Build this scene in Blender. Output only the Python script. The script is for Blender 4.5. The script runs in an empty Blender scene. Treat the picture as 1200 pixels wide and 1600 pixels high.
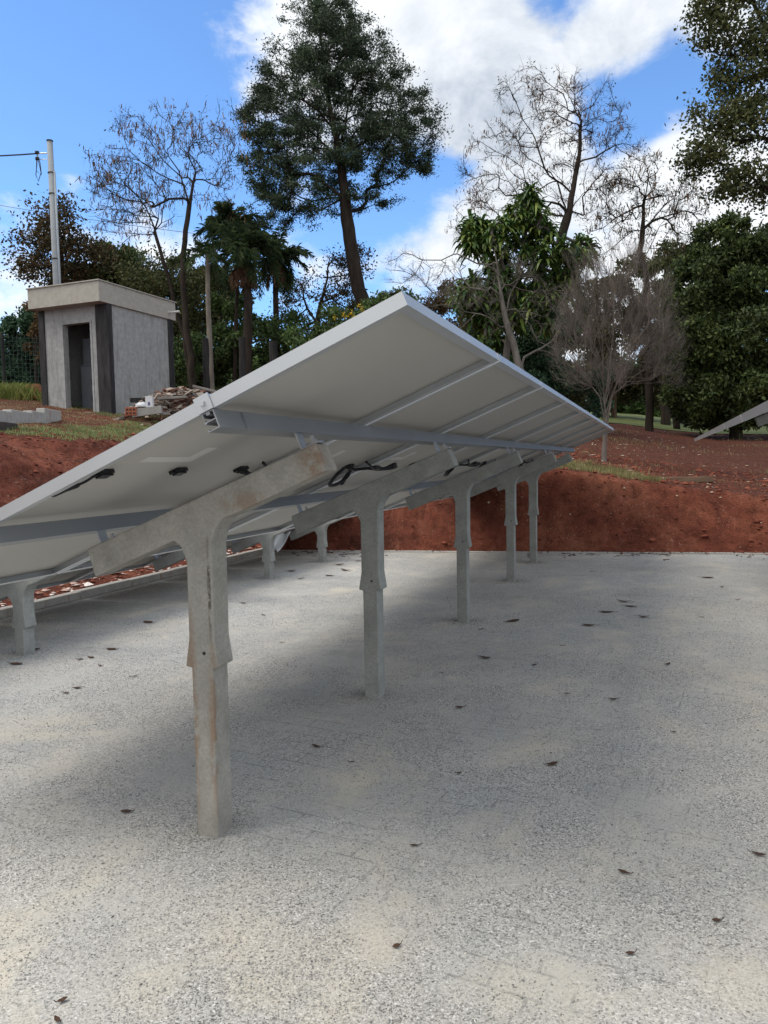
import bpy, math, random
import numpy as np
from mathutils import Vector, Matrix

# ------------------------------------------------------------------ camera, world, sun
SC = bpy.context.scene
COL = SC.collection
YAW, PITCH, ROLL, FPX, EYE = 0.3431668616, 0.0638385720, -0.0197661317, 1201.05, 1.2716533
def _basis():
    cy, sy, cp, sp = math.cos(YAW), math.sin(YAW), math.cos(PITCH), math.sin(PITCH)
    F = np.array([cp*cy, cp*sy, -sp]); R = np.array([sy, -cy, 0.]); U = np.cross(R, F)
    c, s = math.cos(ROLL), math.sin(ROLL)
    return F, c*R+s*U, -s*R+c*U
_F, _R, _U = _basis()
def _b(v): return np.array([-v[1], v[0], v[2]])
FW, RT, UP = _b(_F), _b(_R), _b(_U)
CAM = np.array([0, 0, EYE])
def ray(px, py):
    return FW + RT*(px-600)/FPX - UP*(py-800)/FPX
def W(px, py, Z):                      # a world point seen in direction (px,py) at a distance Z along the view
    return CAM + ray(px, py)*Z
cd = bpy.data.cameras.new('camera'); cam = bpy.data.objects.new('camera', cd); COL.objects.link(cam)
cam.matrix_world = Matrix(((RT[0], UP[0], -FW[0], 0), (RT[1], UP[1], -FW[1], 0), (RT[2], UP[2], -FW[2], EYE), (0, 0, 0, 1)))
cd.sensor_fit = 'HORIZONTAL'; cd.sensor_width = 36; cd.lens = 36*FPX/1200
cd.clip_start = 0.05; cd.clip_end = 2000
SC.camera = cam
SC.render.resolution_x, SC.render.resolution_y = 768, 1024
SC.view_settings.view_transform = 'Standard'; SC.view_settings.look = 'None'
SC.view_settings.exposure = 0.68; SC.view_settings.gamma = 1

SUN_EL, SUN_STR, SUN_ANG, SKY = math.radians(56), 1.6, math.radians(34), 0.15
sun_dir = np.array([-.65, -.36, 0]); sun_dir /= np.linalg.norm(sun_dir)
sun_vec = np.array([sun_dir[0]*math.cos(SUN_EL), sun_dir[1]*math.cos(SUN_EL), math.sin(SUN_EL)])
sl = bpy.data.lights.new('sun', 'SUN'); sl.energy = SUN_STR; sl.angle = SUN_ANG; sl.color = (1.0, .93, .82)
so = bpy.data.objects.new('sun', sl); COL.objects.link(so)
so.rotation_euler = Vector(sun_vec).to_track_quat('Z', 'Y').to_euler(); so.location = (-20, 0, 30)

world = bpy.data.worlds.new('World'); SC.world = world; world.use_nodes = True
def build_world():
    nt = world.node_tree; nt.nodes.clear(); N = nt.nodes.new; L = nt.links.new
    out = N('ShaderNodeOutputWorld'); bg = N('ShaderNodeBackground'); L(bg.outputs[0], out.inputs[0])
    bg.inputs[1].default_value = SKY
    sky = N('ShaderNodeTexSky'); sky.sky_type = 'NISHITA'; sky.sun_disc = False
    sky.sun_elevation = SUN_EL; sky.sun_rotation = math.atan2(sun_vec[0], sun_vec[1])
    sky.air_density = 1.0; sky.dust_density = .35; sky.ozone_density = 2.2; sky.altitude = 700
    tc = N('ShaderNodeTexCoord'); d = N('ShaderNodeVectorMath'); d.operation = 'NORMALIZE'; L(tc.outputs['Generated'], d.inputs[0])
    sc = N('ShaderNodeVectorMath'); sc.operation = 'MULTIPLY'; L(d.outputs[0], sc.inputs[0]); sc.inputs[1].default_value = (1, 1, 1.5)
    def noise(scale, det, rough, off, dist=0):
        ad = N('ShaderNodeVectorMath'); ad.operation = 'ADD'; L(sc.outputs[0], ad.inputs[0]); ad.inputs[1].default_value = off
        n = N('ShaderNodeTexNoise'); n.inputs['Scale'].default_value = scale; n.inputs['Detail'].default_value = det
        n.inputs['Roughness'].default_value = rough; n.inputs['Distortion'].default_value = dist
        L(ad.outputs[0], n.inputs['Vector']); return n.outputs['Fac']
    def m(op, a, b, clamp=False):
        x = N('ShaderNodeMath'); x.operation = op; x.use_clamp = clamp
        for i, v in enumerate((a, b)):
            if isinstance(v, (int, float)): x.inputs[i].default_value = v
            else: L(v, x.inputs[i])
        return x.outputs[0]
    def M_(x):
        r = N('ShaderNodeMapRange'); r.inputs[1].default_value = .36; r.inputs[2].default_value = .62; L(x, r.inputs[0]); return r.outputs[0]
    def blob(px, py, rad, amp):
        v = ray(px, py); v = v/np.linalg.norm(v)
        q = N('ShaderNodeVectorMath'); q.operation = 'DISTANCE'; L(d.outputs[0], q.inputs[0]); q.inputs[1].default_value = tuple(v)
        r = N('ShaderNodeMapRange'); r.interpolation_type = 'SMOOTHSTEP'; r.inputs[1].default_value = rad; r.inputs[2].default_value = 0
        r.inputs[3].default_value = 0; r.inputs[4].default_value = amp; L(q.outputs[1], r.inputs[0]); return r.outputs[0]
    k = 1/1201
    big = [(620, 60, 300, .5), (480, 70, 150, .5), (400, 150, 80, .3), (740, 150, 240, .5), (900, 40, 230, .45), (1100, 60, 170, .4), (1090, 230, 150, .5), (880, 200, 160, .25),
           (640, 380, 130, .42), (760, 330, 90, .2), (30, 430, 130, .45), (110, 285, 45, .3), (190, 310, 70, .28), (295, 25, 48, .30),
           (250, 370, 130, .45), (1010, 370, 140, .5), (470, 420, 130, .4), (1180, 330, 100, .4), (900, 500, 300, .3), (100, 560, 300, .25)]
    wide = [((0, -1, .35), 1.2, 1.0), ((-1, -.35, .3), .9, .8), ((1, -.2, .35), 1.0, .9), ((.1, -.3, 1), .95, .9)]  # unseen cloud cover added behind and overhead for a neutral fill
    hole = [(1015, 150, 105, -.75), (960, 190, 70, -.45), (1065, 110, 55, -.4), (700, 290, 80, -.35), (940, 330, 70, -.3), (120, 120, 330, -.35), (250, 200, 200, -.3), (650, 300, 100, -.5), (865, 5, 75, -.6), (690, 240, 70, -.2), (590, 300, 80, -.3), (905, 140, 45, -.25), (1130, 130, 40, -.3), (560, 330, 100, -.3)]
    tot = None
    for b in big+hole:
        o = blob(b[0], b[1], b[2]*k*1.25, b[3]); tot = o if tot is None else m('ADD', tot, o)
    for v, rd, am in wide:
        v = np.array(v)/np.linalg.norm(v); q = N('ShaderNodeVectorMath'); q.operation = 'DISTANCE'; L(d.outputs[0], q.inputs[0]); q.inputs[1].default_value = tuple(v)
        r = N('ShaderNodeMapRange'); r.interpolation_type = 'SMOOTHSTEP'; r.inputs[1].default_value = rd; r.inputs[2].default_value = rd*.5; r.inputs[3].default_value = 0; r.inputs[4].default_value = am
        L(q.outputs[1], r.inputs[0]); tot = m('ADD', tot, r.outputs[0])
    f1 = noise(5.5, 9, .58, (3.1, 1.7, .4), .25); f2 = noise(1.7, 3, .5, (9.2, 4.1, 2.2))
    dens = m('ADD', m('ADD', tot, m('MULTIPLY', m('SUBTRACT', f1, .5), 2.0)), m('MULTIPLY', m('SUBTRACT', f2, .5), .5))
    f3 = noise(17, 7, .62, (5.5, 2.7, 8.1), .4); dens = m('ADD', dens, m('MULTIPLY', m('SUBTRACT', f3, .5), .75))
    mr = N('ShaderNodeMapRange'); mr.interpolation_type = 'SMOOTHSTEP'; mr.inputs[1].default_value = .12; mr.inputs[2].default_value = .66
    L(dens, mr.inputs[0])
    # thickness greys the cloud body
    gr = m('ADD', blob(720, 200, 330*k, 1.0), blob(1120, 50, 220*k, .6))
    gr = m('ADD', gr, blob(960, 120, 260*k, .25))
    gr = m('MULTIPLY', gr, m('MULTIPLY', M_(noise(6.5, 7, .62, (1.3, 7.7, 5.2), .4)), 1.0), True)
    cc = N('ShaderNodeMixRGB'); L(gr, cc.inputs[0]); cc.inputs[1].default_value = (4.4, 4.55, 4.7, 1); cc.inputs[2].default_value = (2.35, 2.65, 3.1, 1)
    tint = N('ShaderNodeMixRGB'); tint.blend_type = 'MULTIPLY'; tint.inputs[0].default_value = 1
    L(sky.outputs[0], tint.inputs[1]); tint.inputs[2].default_value = (.68, .88, 1.06, 1)
    mx = N('ShaderNodeMixRGB'); L(mr.outputs[0], mx.inputs[0]); L(tint.outputs[0], mx.inputs[1]); L(cc.outputs[0], mx.inputs[2])
    L(mx.outputs[0], bg.inputs[0])
build_world()

# ------------------------------------------------------------------ helpers
rng = np.random.default_rng(7)
random.seed(7)
def tag(o, label=None, cat=None, group=None, kind=None):
    if label: o['label'] = label
    if cat: o['category'] = cat
    if group: o['group'] = group
    if kind: o['kind'] = kind
    return o
def empty(name, loc, label, cat, group=None, rz=0):
    o = bpy.data.objects.new(name, None); COL.objects.link(o)
    o.location = [float(v) for v in loc]; o.rotation_euler = (0, 0, rz); o.empty_display_size = .2
    return tag(o, label, cat, group)
class MB:
    """collects vertices and faces, in the coordinates of the thing they belong to"""
    def __init__(self): self.v = []; self.f = []; self.n = 0
    def add(self, v, f):
        v = np.asarray(v, float); self.v.append(v)
        for q in f: self.f.append([i+self.n for i in q])
        self.n += len(v); return self
    def arr(self, v, q):                      # arrays of verts and equal sized faces
        self.v.append(np.asarray(v, float)); self.f.extend((np.asarray(q)+self.n).tolist()); self.n += len(v); return self
    def box(self, c, size, R=None):
        sx, sy, sz = [a/2 for a in size]
        p = np.array([[x, y, z] for x in (-sx, sx) for y in (-sy, sy) for z in (-sz, sz)])
        if R is not None: p = p@np.asarray(R).T
        return self.add(p+np.asarray(c), [[0, 1, 3, 2], [4, 6, 7, 5], [0, 4, 5, 1], [2, 3, 7, 6], [0, 2, 6, 4], [1, 5, 7, 3]])
    def prism(self, poly, h0, h1, fn):        # poly in 2D, extruded; fn(u, v, w) -> xyz
        n = len(poly)
        v = [fn(a, b, h0) for a, b in poly]+[fn(a, b, h1) for a, b in poly]
        f = [list(range(n))[::-1], list(range(n, 2*n))]+[[i, (i+1) % n, n+(i+1) % n, n+i] for i in range(n)]
        return self.add(v, f)
    def tube(self, pts, rad, sides=6, cap=True):
        pts = np.asarray(pts, float); n = len(pts); rad = np.broadcast_to(rad, (n,))
        d = np.gradient(pts, axis=0); d /= (np.linalg.norm(d, axis=1)[:, None]+1e-9)
        up = np.array([0, 0, 1.]) if abs(d[0, 2]) < .9 else np.array([1., 0, 0])
        vs = []
        a = np.cross(d[0], up); a /= np.linalg.norm(a)
        ang = np.arange(sides)*2*math.pi/sides
        for i in range(n):
            a = a-d[i]*np.dot(a, d[i]); a /= (np.linalg.norm(a)+1e-9); b = np.cross(d[i], a)
            vs.append(pts[i]+rad[i]*(np.outer(np.cos(ang), a)+np.outer(np.sin(ang), b)))
        f = [[i*sides+j, i*sides+(j+1) % sides, (i+1)*sides+(j+1) % sides, (i+1)*sides+j] for i in range(n-1) for j in range(sides)]
        if cap: f += [list(range(sides))[::-1], [(n-1)*sides+j for j in range(sides)]]
        return self.add(np.concatenate(vs), f)
    def mesh(self, name, mat, smooth=False):
        me = bpy.data.meshes.new(name)
        V = np.concatenate(self.v) if self.v else np.zeros((0, 3))
        lens = np.fromiter((len(q) for q in self.f), int, len(self.f))
        flat = np.fromiter((i for q in self.f for i in q), int, int(lens.sum()))
        me.vertices.add(len(V)); me.vertices.foreach_set('co', V.ravel())
        me.loops.add(len(flat)); me.loops.foreach_set('vertex_index', flat)
        me.polygons.add(len(lens)); me.polygons.foreach_set('loop_start', np.concatenate([[0], np.cumsum(lens)[:-1]]))
        me.polygons.foreach_set('loop_total', lens)
        me.polygons.foreach_set('use_smooth', np.full(len(lens), bool(smooth)))
        me.update(calc_edges=True); me.validate()
        me.materials.append(mat); return me
    def build(self, name, mat, parent=None, smooth=False, bevel=0, loc=None):
        o = bpy.data.objects.new(name, self.mesh(name, mat, smooth)); COL.objects.link(o)
        if parent is not None: o.parent = parent
        if loc is not None: o.location = [float(x) for x in loc]
        if bevel:
            b = o.modifiers.new('bevel', 'BEVEL'); b.width = bevel; b.segments = 2; b.limit_method = 'ANGLE'
        return o
def copy_tree(o, parent=None):
    c = o.copy(); COL.objects.link(c)
    if parent is not None: c.parent = parent
    for ch in list(o.children): copy_tree(ch, c)
    return c

# ------------------------------------------------------------------ materials
class Mat:
    def __init__(self, name, rough=.8, spec=.3):
        self.m = bpy.data.materials.new(name); self.m.use_nodes = True; self.nt = self.m.node_tree
        self.b = self.nt.nodes['Principled BSDF']; self.b.inputs['Roughness'].default_value = rough
        self.b.inputs['Specular IOR Level'].default_value = spec
        self.tc = self.nt.nodes.new('ShaderNodeTexCoord'); self.co = self.tc.outputs['Object']
    def N(self, t): return self.nt.nodes.new(t)
    def L(self, a, b): self.nt.links.new(a, b)
    def noise(self, scale, det=4, rough=.55, stretch=None, dist=0):
        n = self.N('ShaderNodeTexNoise'); n.inputs['Scale'].default_value = scale; n.inputs['Detail'].default_value = det
        n.inputs['Roughness'].default_value = rough; n.inputs['Distortion'].default_value = dist
        v = self.co
        if stretch:
            q = self.N('ShaderNodeVectorMath'); q.operation = 'MULTIPLY'; self.L(v, q.inputs[0]); q.inputs[1].default_value = stretch; v = q.outputs[0]
        self.L(v, n.inputs['Vector']); return n.outputs['Fac']
    def ramp(self, fac, stops):
        r = self.N('ShaderNodeValToRGB'); e = r.color_ramp.elements
        while len(e) < len(stops): e.new(.5)
        for i, (p, c) in enumerate(stops):
            e[i].position = p; e[i].color = (*c, 1) if isinstance(c, (tuple, list)) else (c, c, c, 1)
        self.L(fac, r.inputs[0]); return r.outputs[0]
    def mix(self, fac, a, b, mode='MIX'):
        x = self.N('ShaderNodeMixRGB'); x.blend_type = mode
        for i, v in enumerate((fac, a, b)):
            if isinstance(v, (int, float)): x.inputs[i].default_value = v if i == 0 else (v, v, v, 1)
            elif isinstance(v, (tuple, list)): x.inputs[i].default_value = (*v, 1)
            else: self.L(v, x.inputs[i])
        return x.outputs[0]
    def math(self, op, a, b=0):
        x = self.N('ShaderNodeMath'); x.operation = op
        for i, v in enumerate((a, b)):
            if isinstance(v, (int, float)): x.inputs[i].default_value = v
            else: self.L(v, x.inputs[i])
        return x.outputs[0]
    def color(self, c):
        if isinstance(c, (tuple, list)): self.b.inputs['Base Color'].default_value = (*c, 1)
        else: self.L(c, self.b.inputs['Base Color'])
        return self
    def bump(self, h, s=.3, d=.01):
        x = self.N('ShaderNodeBump'); x.inputs['Strength'].default_value = s; x.inputs['Distance'].default_value = d
        self.L(h, x.inputs['Height']); self.L(x.outputs[0], self.b.inputs['Normal']); return self
def leafmat(name, cols, trans=.25, rough=.6, clump=.9):
    M = Mat(name, rough, .25)
    g = M.N('ShaderNodeNewGeometry')
    c1 = M.ramp(g.outputs['Random Per Island'], [(i/(len(cols)-1) if len(cols) > 1 else 0, c) for i, c in enumerate(cols)])
    v = M.ramp(M.noise(clump, 3), [(.32, .62), (.68, 1.35)])
    c = M.mix(1, c1, v, 'MULTIPLY'); M.color(c)
    t = M.N('ShaderNodeBsdfTranslucent'); M.L(c, t.inputs[0]); mx = M.N('ShaderNodeMixShader'); mx.inputs[0].default_value = trans
    M.L(M.b.outputs[0], mx.inputs[1]); M.L(t.outputs[0], mx.inputs[2])
    M.L(mx.outputs[0], M.nt.nodes['Material Output'].inputs[0]); return M.m
def barkmat(name, a, b, scale=6):
    M = Mat(name, .9, .15); n = M.noise(scale, 6, .65, (1, 1, .25)); M.color(M.ramp(n, [(.3, a), (.7, b)])); M.bump(n, .6, .03); return M.m
def simple(name, a, b, scale=5, rough=.8, bump=.2, spec=.3, metal=0, det=5, stretch=None, bd=.01):
    M = Mat(name, rough, spec); n = M.noise(scale, det, .6, stretch); M.color(M.ramp(n, [(.3, a), (.7, b)]))
    if bump: M.bump(n, bump, bd)
    M.b.inputs['Metallic'].default_value = metal; return M.m

SAND = [(600, 1180, .045, .9), (596, 1196, .06, .9), (582, 1212, .07, .9), (560, 1222, .06, .8), (532, 1212, .07, .75), (512, 1206, .06, .5), (578, 1165, .05, .6), (480, 1123, .06, .6), (510, 1124, .06, .6), (540, 1125, .06, .6), (700, 1040, .07, .7), (704, 1058, .07, .6), (655, 1268, .04, .5),
        (380, 1480, .16, .6), (470, 1500, .20, .6), (560, 1480, .18, .6), (420, 1545, .16, .8), (500, 1560, .16, .6), (800, 1540, .22, .65), (880, 1520, .15, .6), (1150, 1530, .2, .6), (20, 1440, .14, .7), (120, 1200, .2, .4), (60, 1270, .2, .5), (930, 1370, .08, .6), (930, 1330, .07, .5), (1085, 1315, .10, .5), (430, 1250, .06, .5), (230, 1560, .12, .5),
        (1080, 1048, .07, .5), (1105, 1060, .07, .5), (1130, 1075, .07, .5), (1155, 1092, .07, .5), (1180, 1112, .07, .5), (1200, 1135, .07, .5), (960, 1010, .2, .3), (850, 930, .3, .3)]
def m_pavement():
    M = Mat('dusty_paving', .95, .12)
    fine = M.noise(170, 5, .7); mid = M.noise(38, 4, .6); blot = M.noise(1.5, 6, .62, (1, .8, 1), .6); big = M.noise(.45, 3, .5)
    base = M.ramp(M.noise(2.6, 5, .6, None, .4), [(.25, (.39, .39, .375)), (.5, (.48, .47, .435)), (.75, (.57, .545, .49))])
    streak = M.ramp(M.noise(1.3, 6, .65, (2.2, .6, 1), .5), [(.46, 0), (.68, 1)]); base = M.mix(M.mix(1, streak, .5, 'MULTIPLY'), base, (.62, .565, .47))
    sand = M.ramp(blot, [(.54, 0), (.66, 1)]); base = M.mix(M.mix(1, sand, .55, 'MULTIPLY'), base, (.62, .56, .45))
    # pale sand swept into known places
    wv = M.N('ShaderNodeTexNoise'); wv.inputs['Scale'].default_value = 6; wv.inputs['Detail'].default_value = 5; M.L(M.co, wv.inputs['Vector'])
    w2 = M.N('ShaderNodeVectorMath'); w2.operation = 'MULTIPLY_ADD'; M.L(wv.outputs['Color'], w2.inputs[0]); w2.inputs[1].default_value = (.22, .22, 0); M.L(M.co, w2.inputs[2])
    w3 = M.N('ShaderNodeVectorMath'); w3.operation = 'SUBTRACT'; M.L(w2.outputs[0], w3.inputs[0]); w3.inputs[1].default_value = (.11, .11, 0)
    swept = None
    for px, py, rd, am in SAND:
        dd = ray(px, py); q = CAM+dd*(-EYE/dd[2]); ds = M.N('ShaderNodeVectorMath'); ds.operation = 'DISTANCE'; M.L(w3.outputs[0], ds.inputs[0]); ds.inputs[1].default_value = (float(q[0]), float(q[1]), 0)
        mp = M.N('ShaderNodeMapRange'); mp.interpolation_type = 'SMOOTHSTEP'; mp.inputs[1].default_value = rd; mp.inputs[2].default_value = rd*.25; mp.inputs[3].default_value = 0; mp.inputs[4].default_value = am
        M.L(ds.outputs[1], mp.inputs[0]); swept = mp.outputs[0] if swept is None else M.math('MAXIMUM', swept, mp.outputs[0])
    swept = M.math('MULTIPLY', swept, .7); base = M.mix(swept, base, (.64, .575, .46)); sand = M.math('MAXIMUM', sand, swept)
    # grit: every grain its own shade, thicker in drifts
    def grit(scale, stops):
        v = M.N('ShaderNodeTexVoronoi'); v.inputs['Scale'].default_value = scale; v.inputs['Randomness'].default_value = 1; M.L(M.co, v.inputs['Vector'])
        sp = M.N('ShaderNodeSeparateColor'); M.L(v.outputs['Color'], sp.inputs[0]); return M.ramp(sp.outputs[0], stops), sp.outputs[1], v.outputs['Distance']
    drift = M.ramp(M.noise(2.0, 6, .68, (1, 1, 1), .8), [(.32, .12), (.58, 1)])
    drift = M.mix(1, drift, M.mix(1, 1.0, M.mix(1, sand, .75, 'MULTIPLY'), 'SUBTRACT'), 'MULTIPLY')
    g1, r1, d1 = grit(190, [(0, .04), (.3, .11), (.5, .30), (.8, .52), (1, .85)]); g2, r2, d2 = grit(330, [(0, .10), (.3, .25), (.6, .48), (1, .75)])
    tintg = M.mix(1, g1, (1.0, .99, .955), 'MULTIPLY'); tint2 = M.mix(1, g2, (1.0, .99, .955), 'MULTIPLY')
    base = M.mix(M.mix(1, drift, .55, 'MULTIPLY'), base, tint2)
    base = M.mix(M.mix(1, M.mix(1, drift, M.ramp(r1, [(.35, 1), (.50, 0)]), 'MULTIPLY'), .75, 'MULTIPLY'), base, tintg)
    # pavers showing through in places
    br = M.N('ShaderNodeTexBrick'); rot = M.N('ShaderNodeMapping'); rot.inputs['Rotation'].default_value = (0, 0, math.radians(7)); M.L(M.co, rot.inputs[0])
    wob = M.N('ShaderNodeVectorMath'); wob.operation = 'ADD'; M.L(rot.outputs[0], wob.inputs[0])
    M.L(rot.outputs[0], br.inputs['Vector']); br.inputs['Scale'].default_value = 1
    br.inputs['Brick Width'].default_value = .20; br.inputs['Row Height'].default_value = .10; br.inputs['Mortar Size'].default_value = .004
    br.inputs['Color1'].default_value = (0, 0, 0, 1); br.inputs['Color2'].default_value = (0, 0, 0, 1); br.inputs['Mortar'].default_value = (1, 1, 1, 1)
    bare = M.ramp(M.noise(1.1, 5, .6, None, .5), [(.47, 0), (.60, 1)])
    jn = M.mix(1, M.mix(1, br.outputs['Color'], bare, 'MULTIPLY'), M.ramp(M.noise(14, 3), [(.38, 0), (.6, 1)]), 'MULTIPLY')
    base = M.mix(M.mix(1, bare, .25, 'MULTIPLY'), base, (.36, .385, .39))
    base = M.mix(M.mix(1, jn, .5, 'MULTIPLY'), base, (.14, .15, .155))
    base = M.mix(1, base, M.ramp(big, [(.3, .85), (.7, 1.1)]), 'MULTIPLY')
    M.color(base)
    hgt = M.mix(.5, M.mix(.4, g1, mid), jn, 'SUBTRACT'); M.bump(hgt, .8, .008); return M.m
def m_soil():
    M = Mat('red_soil', .95, .1)
    big = M.noise(.9, 5, .6, None, .3); mid = M.noise(7, 7, .65); fine = M.noise(45, 5, .7)
    c = M.ramp(big, [(.3, (.085, .031, .022)), (.5, (.170, .053, .034)), (.72, (.27, .098, .060))])
    c = M.mix(1, c, M.ramp(mid, [(.25, .45), (.5, 1.0), (.8, 1.5)]), 'MULTIPLY')
    c = M.mix(1, c, M.ramp(fine, [(.3, .7), (.7, 1.25)]), 'MULTIPLY')
    sc = M.ramp(M.noise(2.3, 6, .7, (1, 1, .6), .8), [(.54, 0), (.68, 1)]); c = M.mix(M.mix(1, sc, .5, 'MULTIPLY'), c, (.33, .135, .085))
    # the flat tops are browner, with litter and dry grass
    g = M.N('ShaderNodeNewGeometry'); sp = M.N('ShaderNodeSeparateXYZ'); M.L(g.outputs['True Normal'], sp.inputs[0])
    flat = M.ramp(sp.outputs[2], [(.90, 0), (.975, 1)])
    pos = M.N('ShaderNodeSeparateXYZ'); M.L(M.co, pos.inputs[0])
    dryc = M.ramp(M.noise(12, 6, .7), [(.35, (.060, .022, .015)), (.55, (.110, .043, .028)), (.8, (.20, .11, .075))])
    c = M.mix(flat, c, dryc)
    lit = M.mix(1, M.ramp(M.noise(34, 4, .7, (1, .6, 1)), [(.60, 0), (.68, 1)]), M.ramp(M.noise(1.6, 4), [(.4, .1), (.62, 1)]), 'MULTIPLY')
    c = M.mix(M.mix(1, lit, .65, 'MULTIPLY'), c, (.48, .36, .27))
    M.color(c); M.bump(M.mix(.5, mid, fine), .9, .08); return M.m
def m_concrete(name, a, b, stain=(.36, .19, .10), amt=.8, thr=.62):
    M = Mat(name, .85, .2)
    n = M.noise(9, 7, .65); c = M.ramp(n, [(.28, a), (.72, b)])
    f = M.noise(90, 3, .6); c = M.mix(1, c, M.ramp(f, [(.3, .86), (.7, 1.1)]), 'MULTIPLY')
    st = M.ramp(M.noise(9, 6, .7, (1.4, 1.4, .16), .5), [(thr, 0), (thr+.10, 1)]); c = M.mix(M.mix(1, st, amt, 'MULTIPLY'), c, stain)
    pit = M.ramp(M.noise(60, 2, .5), [(.74, 0), (.78, 1)]); c = M.mix(M.mix(1, pit, .6, 'MULTIPLY'), c, (.15, .145, .14))
    M.color(c); M.bump(M.mix(.6, n, f), .35, .006); return M.m
MT = {}
MT['pavement'] = m_pavement(); MT['soil'] = m_soil()
MT['post'] = m_concrete('cast_concrete', (.225, .232, .22), (.33, .34, .325), amt=.3, thr=.62)
MT['stained'] = m_concrete('stained_concrete', (.25, .235, .205), (.375, .355, .315), (.26, .16, .095), .6, .56)
MT['kerb'] = m_concrete('kerb_concrete', (.33, .32, .30), (.48, .47, .44), (.35, .16, .09), .7, .56)
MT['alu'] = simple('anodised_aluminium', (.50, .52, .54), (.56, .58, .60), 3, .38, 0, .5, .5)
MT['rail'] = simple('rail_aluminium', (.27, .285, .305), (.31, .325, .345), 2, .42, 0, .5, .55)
MT['back'] = simple('panel_backsheet', (.45, .438, .41), (.50, .485, .455), .8, .55, .03, .35)
MT['cell'] = simple('panel_glass', (.012, .016, .035), (.018, .022, .045), 2, .12, 0, .6)
MT['black'] = simple('black_plastic', (.012, .013, .016), (.02, .021, .025), 20, .45, 0)
MT['sticker'] = simple('rating_sticker', (.62, .62, .60), (.68, .68, .66), 60, .5, 0)
MT['steel'] = simple('galvanised_steel', (.42, .43, .44), (.55, .56, .57), 30, .4, 0, .5, .8)

# ------------------------------------------------------------------ terrain
def vnoise(x, y, seed=0):
    xi = np.floor(x).astype(int); yi = np.floor(y).astype(int); fx = x-xi; fy = y-yi
    fx = fx*fx*(3-2*fx); fy = fy*fy*(3-2*fy)
    def h(a, b):
        n = (a*374761393+b*668265263+seed*1442695041) & 0xffffffff
        n = ((n ^ (n >> 13))*1274126177) & 0xffffffff
        return ((n ^ (n >> 16)) & 0xffff)/65535.
    return (h(xi, yi)*(1-fx)+h(xi+1, yi)*fx)*(1-fy)+(h(xi, yi+1)*(1-fx)+h(xi+1, yi+1)*fx)*fy
def fbm(x, y, o=4, seed=0):
    s = 0; a = .5
    for i in range(o): s = s+a*(vnoise(x, y, seed+i*17)-.5); x = x*2.03+5.1; y = y*2.03+1.7; a *= .5
    return s
def s_k(t): return 10.07+(5.3-t)*.121            # where the paving ends, ahead
T_K = 5.33                                        # where the paving ends, on the left
def ss(x): x = np.clip(x, 0, 1); return x*x*(3-2*x)
def height(s, t, detail=True):
    s = np.asarray(s, float); t = np.asarray(t, float)
    wob = fbm(t*1.1, s*1.1, 3, 5)*.55 if detail else 0
    dl = t-(T_K+.14)+wob*.8; df = s-(s_k(t)+.14)+wob*.5
    Ht = np.interp(t, [-30, -6, -1.9, -.4, 1, 4, 8, 12, 16, 40], [.35, .42, .62, .82, 1.08, 1.4, 1.72, 2.34, 2.9, 4.2])
    H = Ht+np.interp(s, [11, 16, 42, 90, 200], [0, .28, 2.3, 5.0, 8])
    ml = np.interp(dl, [0, .8, 2.5, 2.9], [0, .22, .97, 1.0]); mf = ss(df/.62)*.35+np.clip(df/.48, 0, 1)*.65
    m = np.maximum(ml, mf); h = H*m
    if detail:
        edge = np.clip(m*3, 0, 1); face = 4*m*(1-m)
        h = h+edge*(fbm(t*2.3, s*2.3, 4, 9)*.10+fbm(t*9, s*9, 3, 3)*.035)+face*(fbm(t*3.5, s*1.2, 4, 21)*.30+np.abs(fbm(t*6, s*.8, 3, 61))*-.25+.03)*edge
    h = np.where((dl < 0) & (df < 0), -.03, h)
    return h
def ground_at(x, y): return float(height(np.array([y]), np.array([-x]))[0])
def axis(a, b, fine0, fine1, d, grow=1.12):
    L = [fine0]; st = d
    while L[-1] > a: st *= grow; L.append(L[-1]-st)
    R = [fine1]; st = d
    while R[-1] < b: st *= grow; R.append(R[-1]+st)
    return np.array(L[::-1]+list(np.arange(fine0+d, fine1, d))+R)
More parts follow.
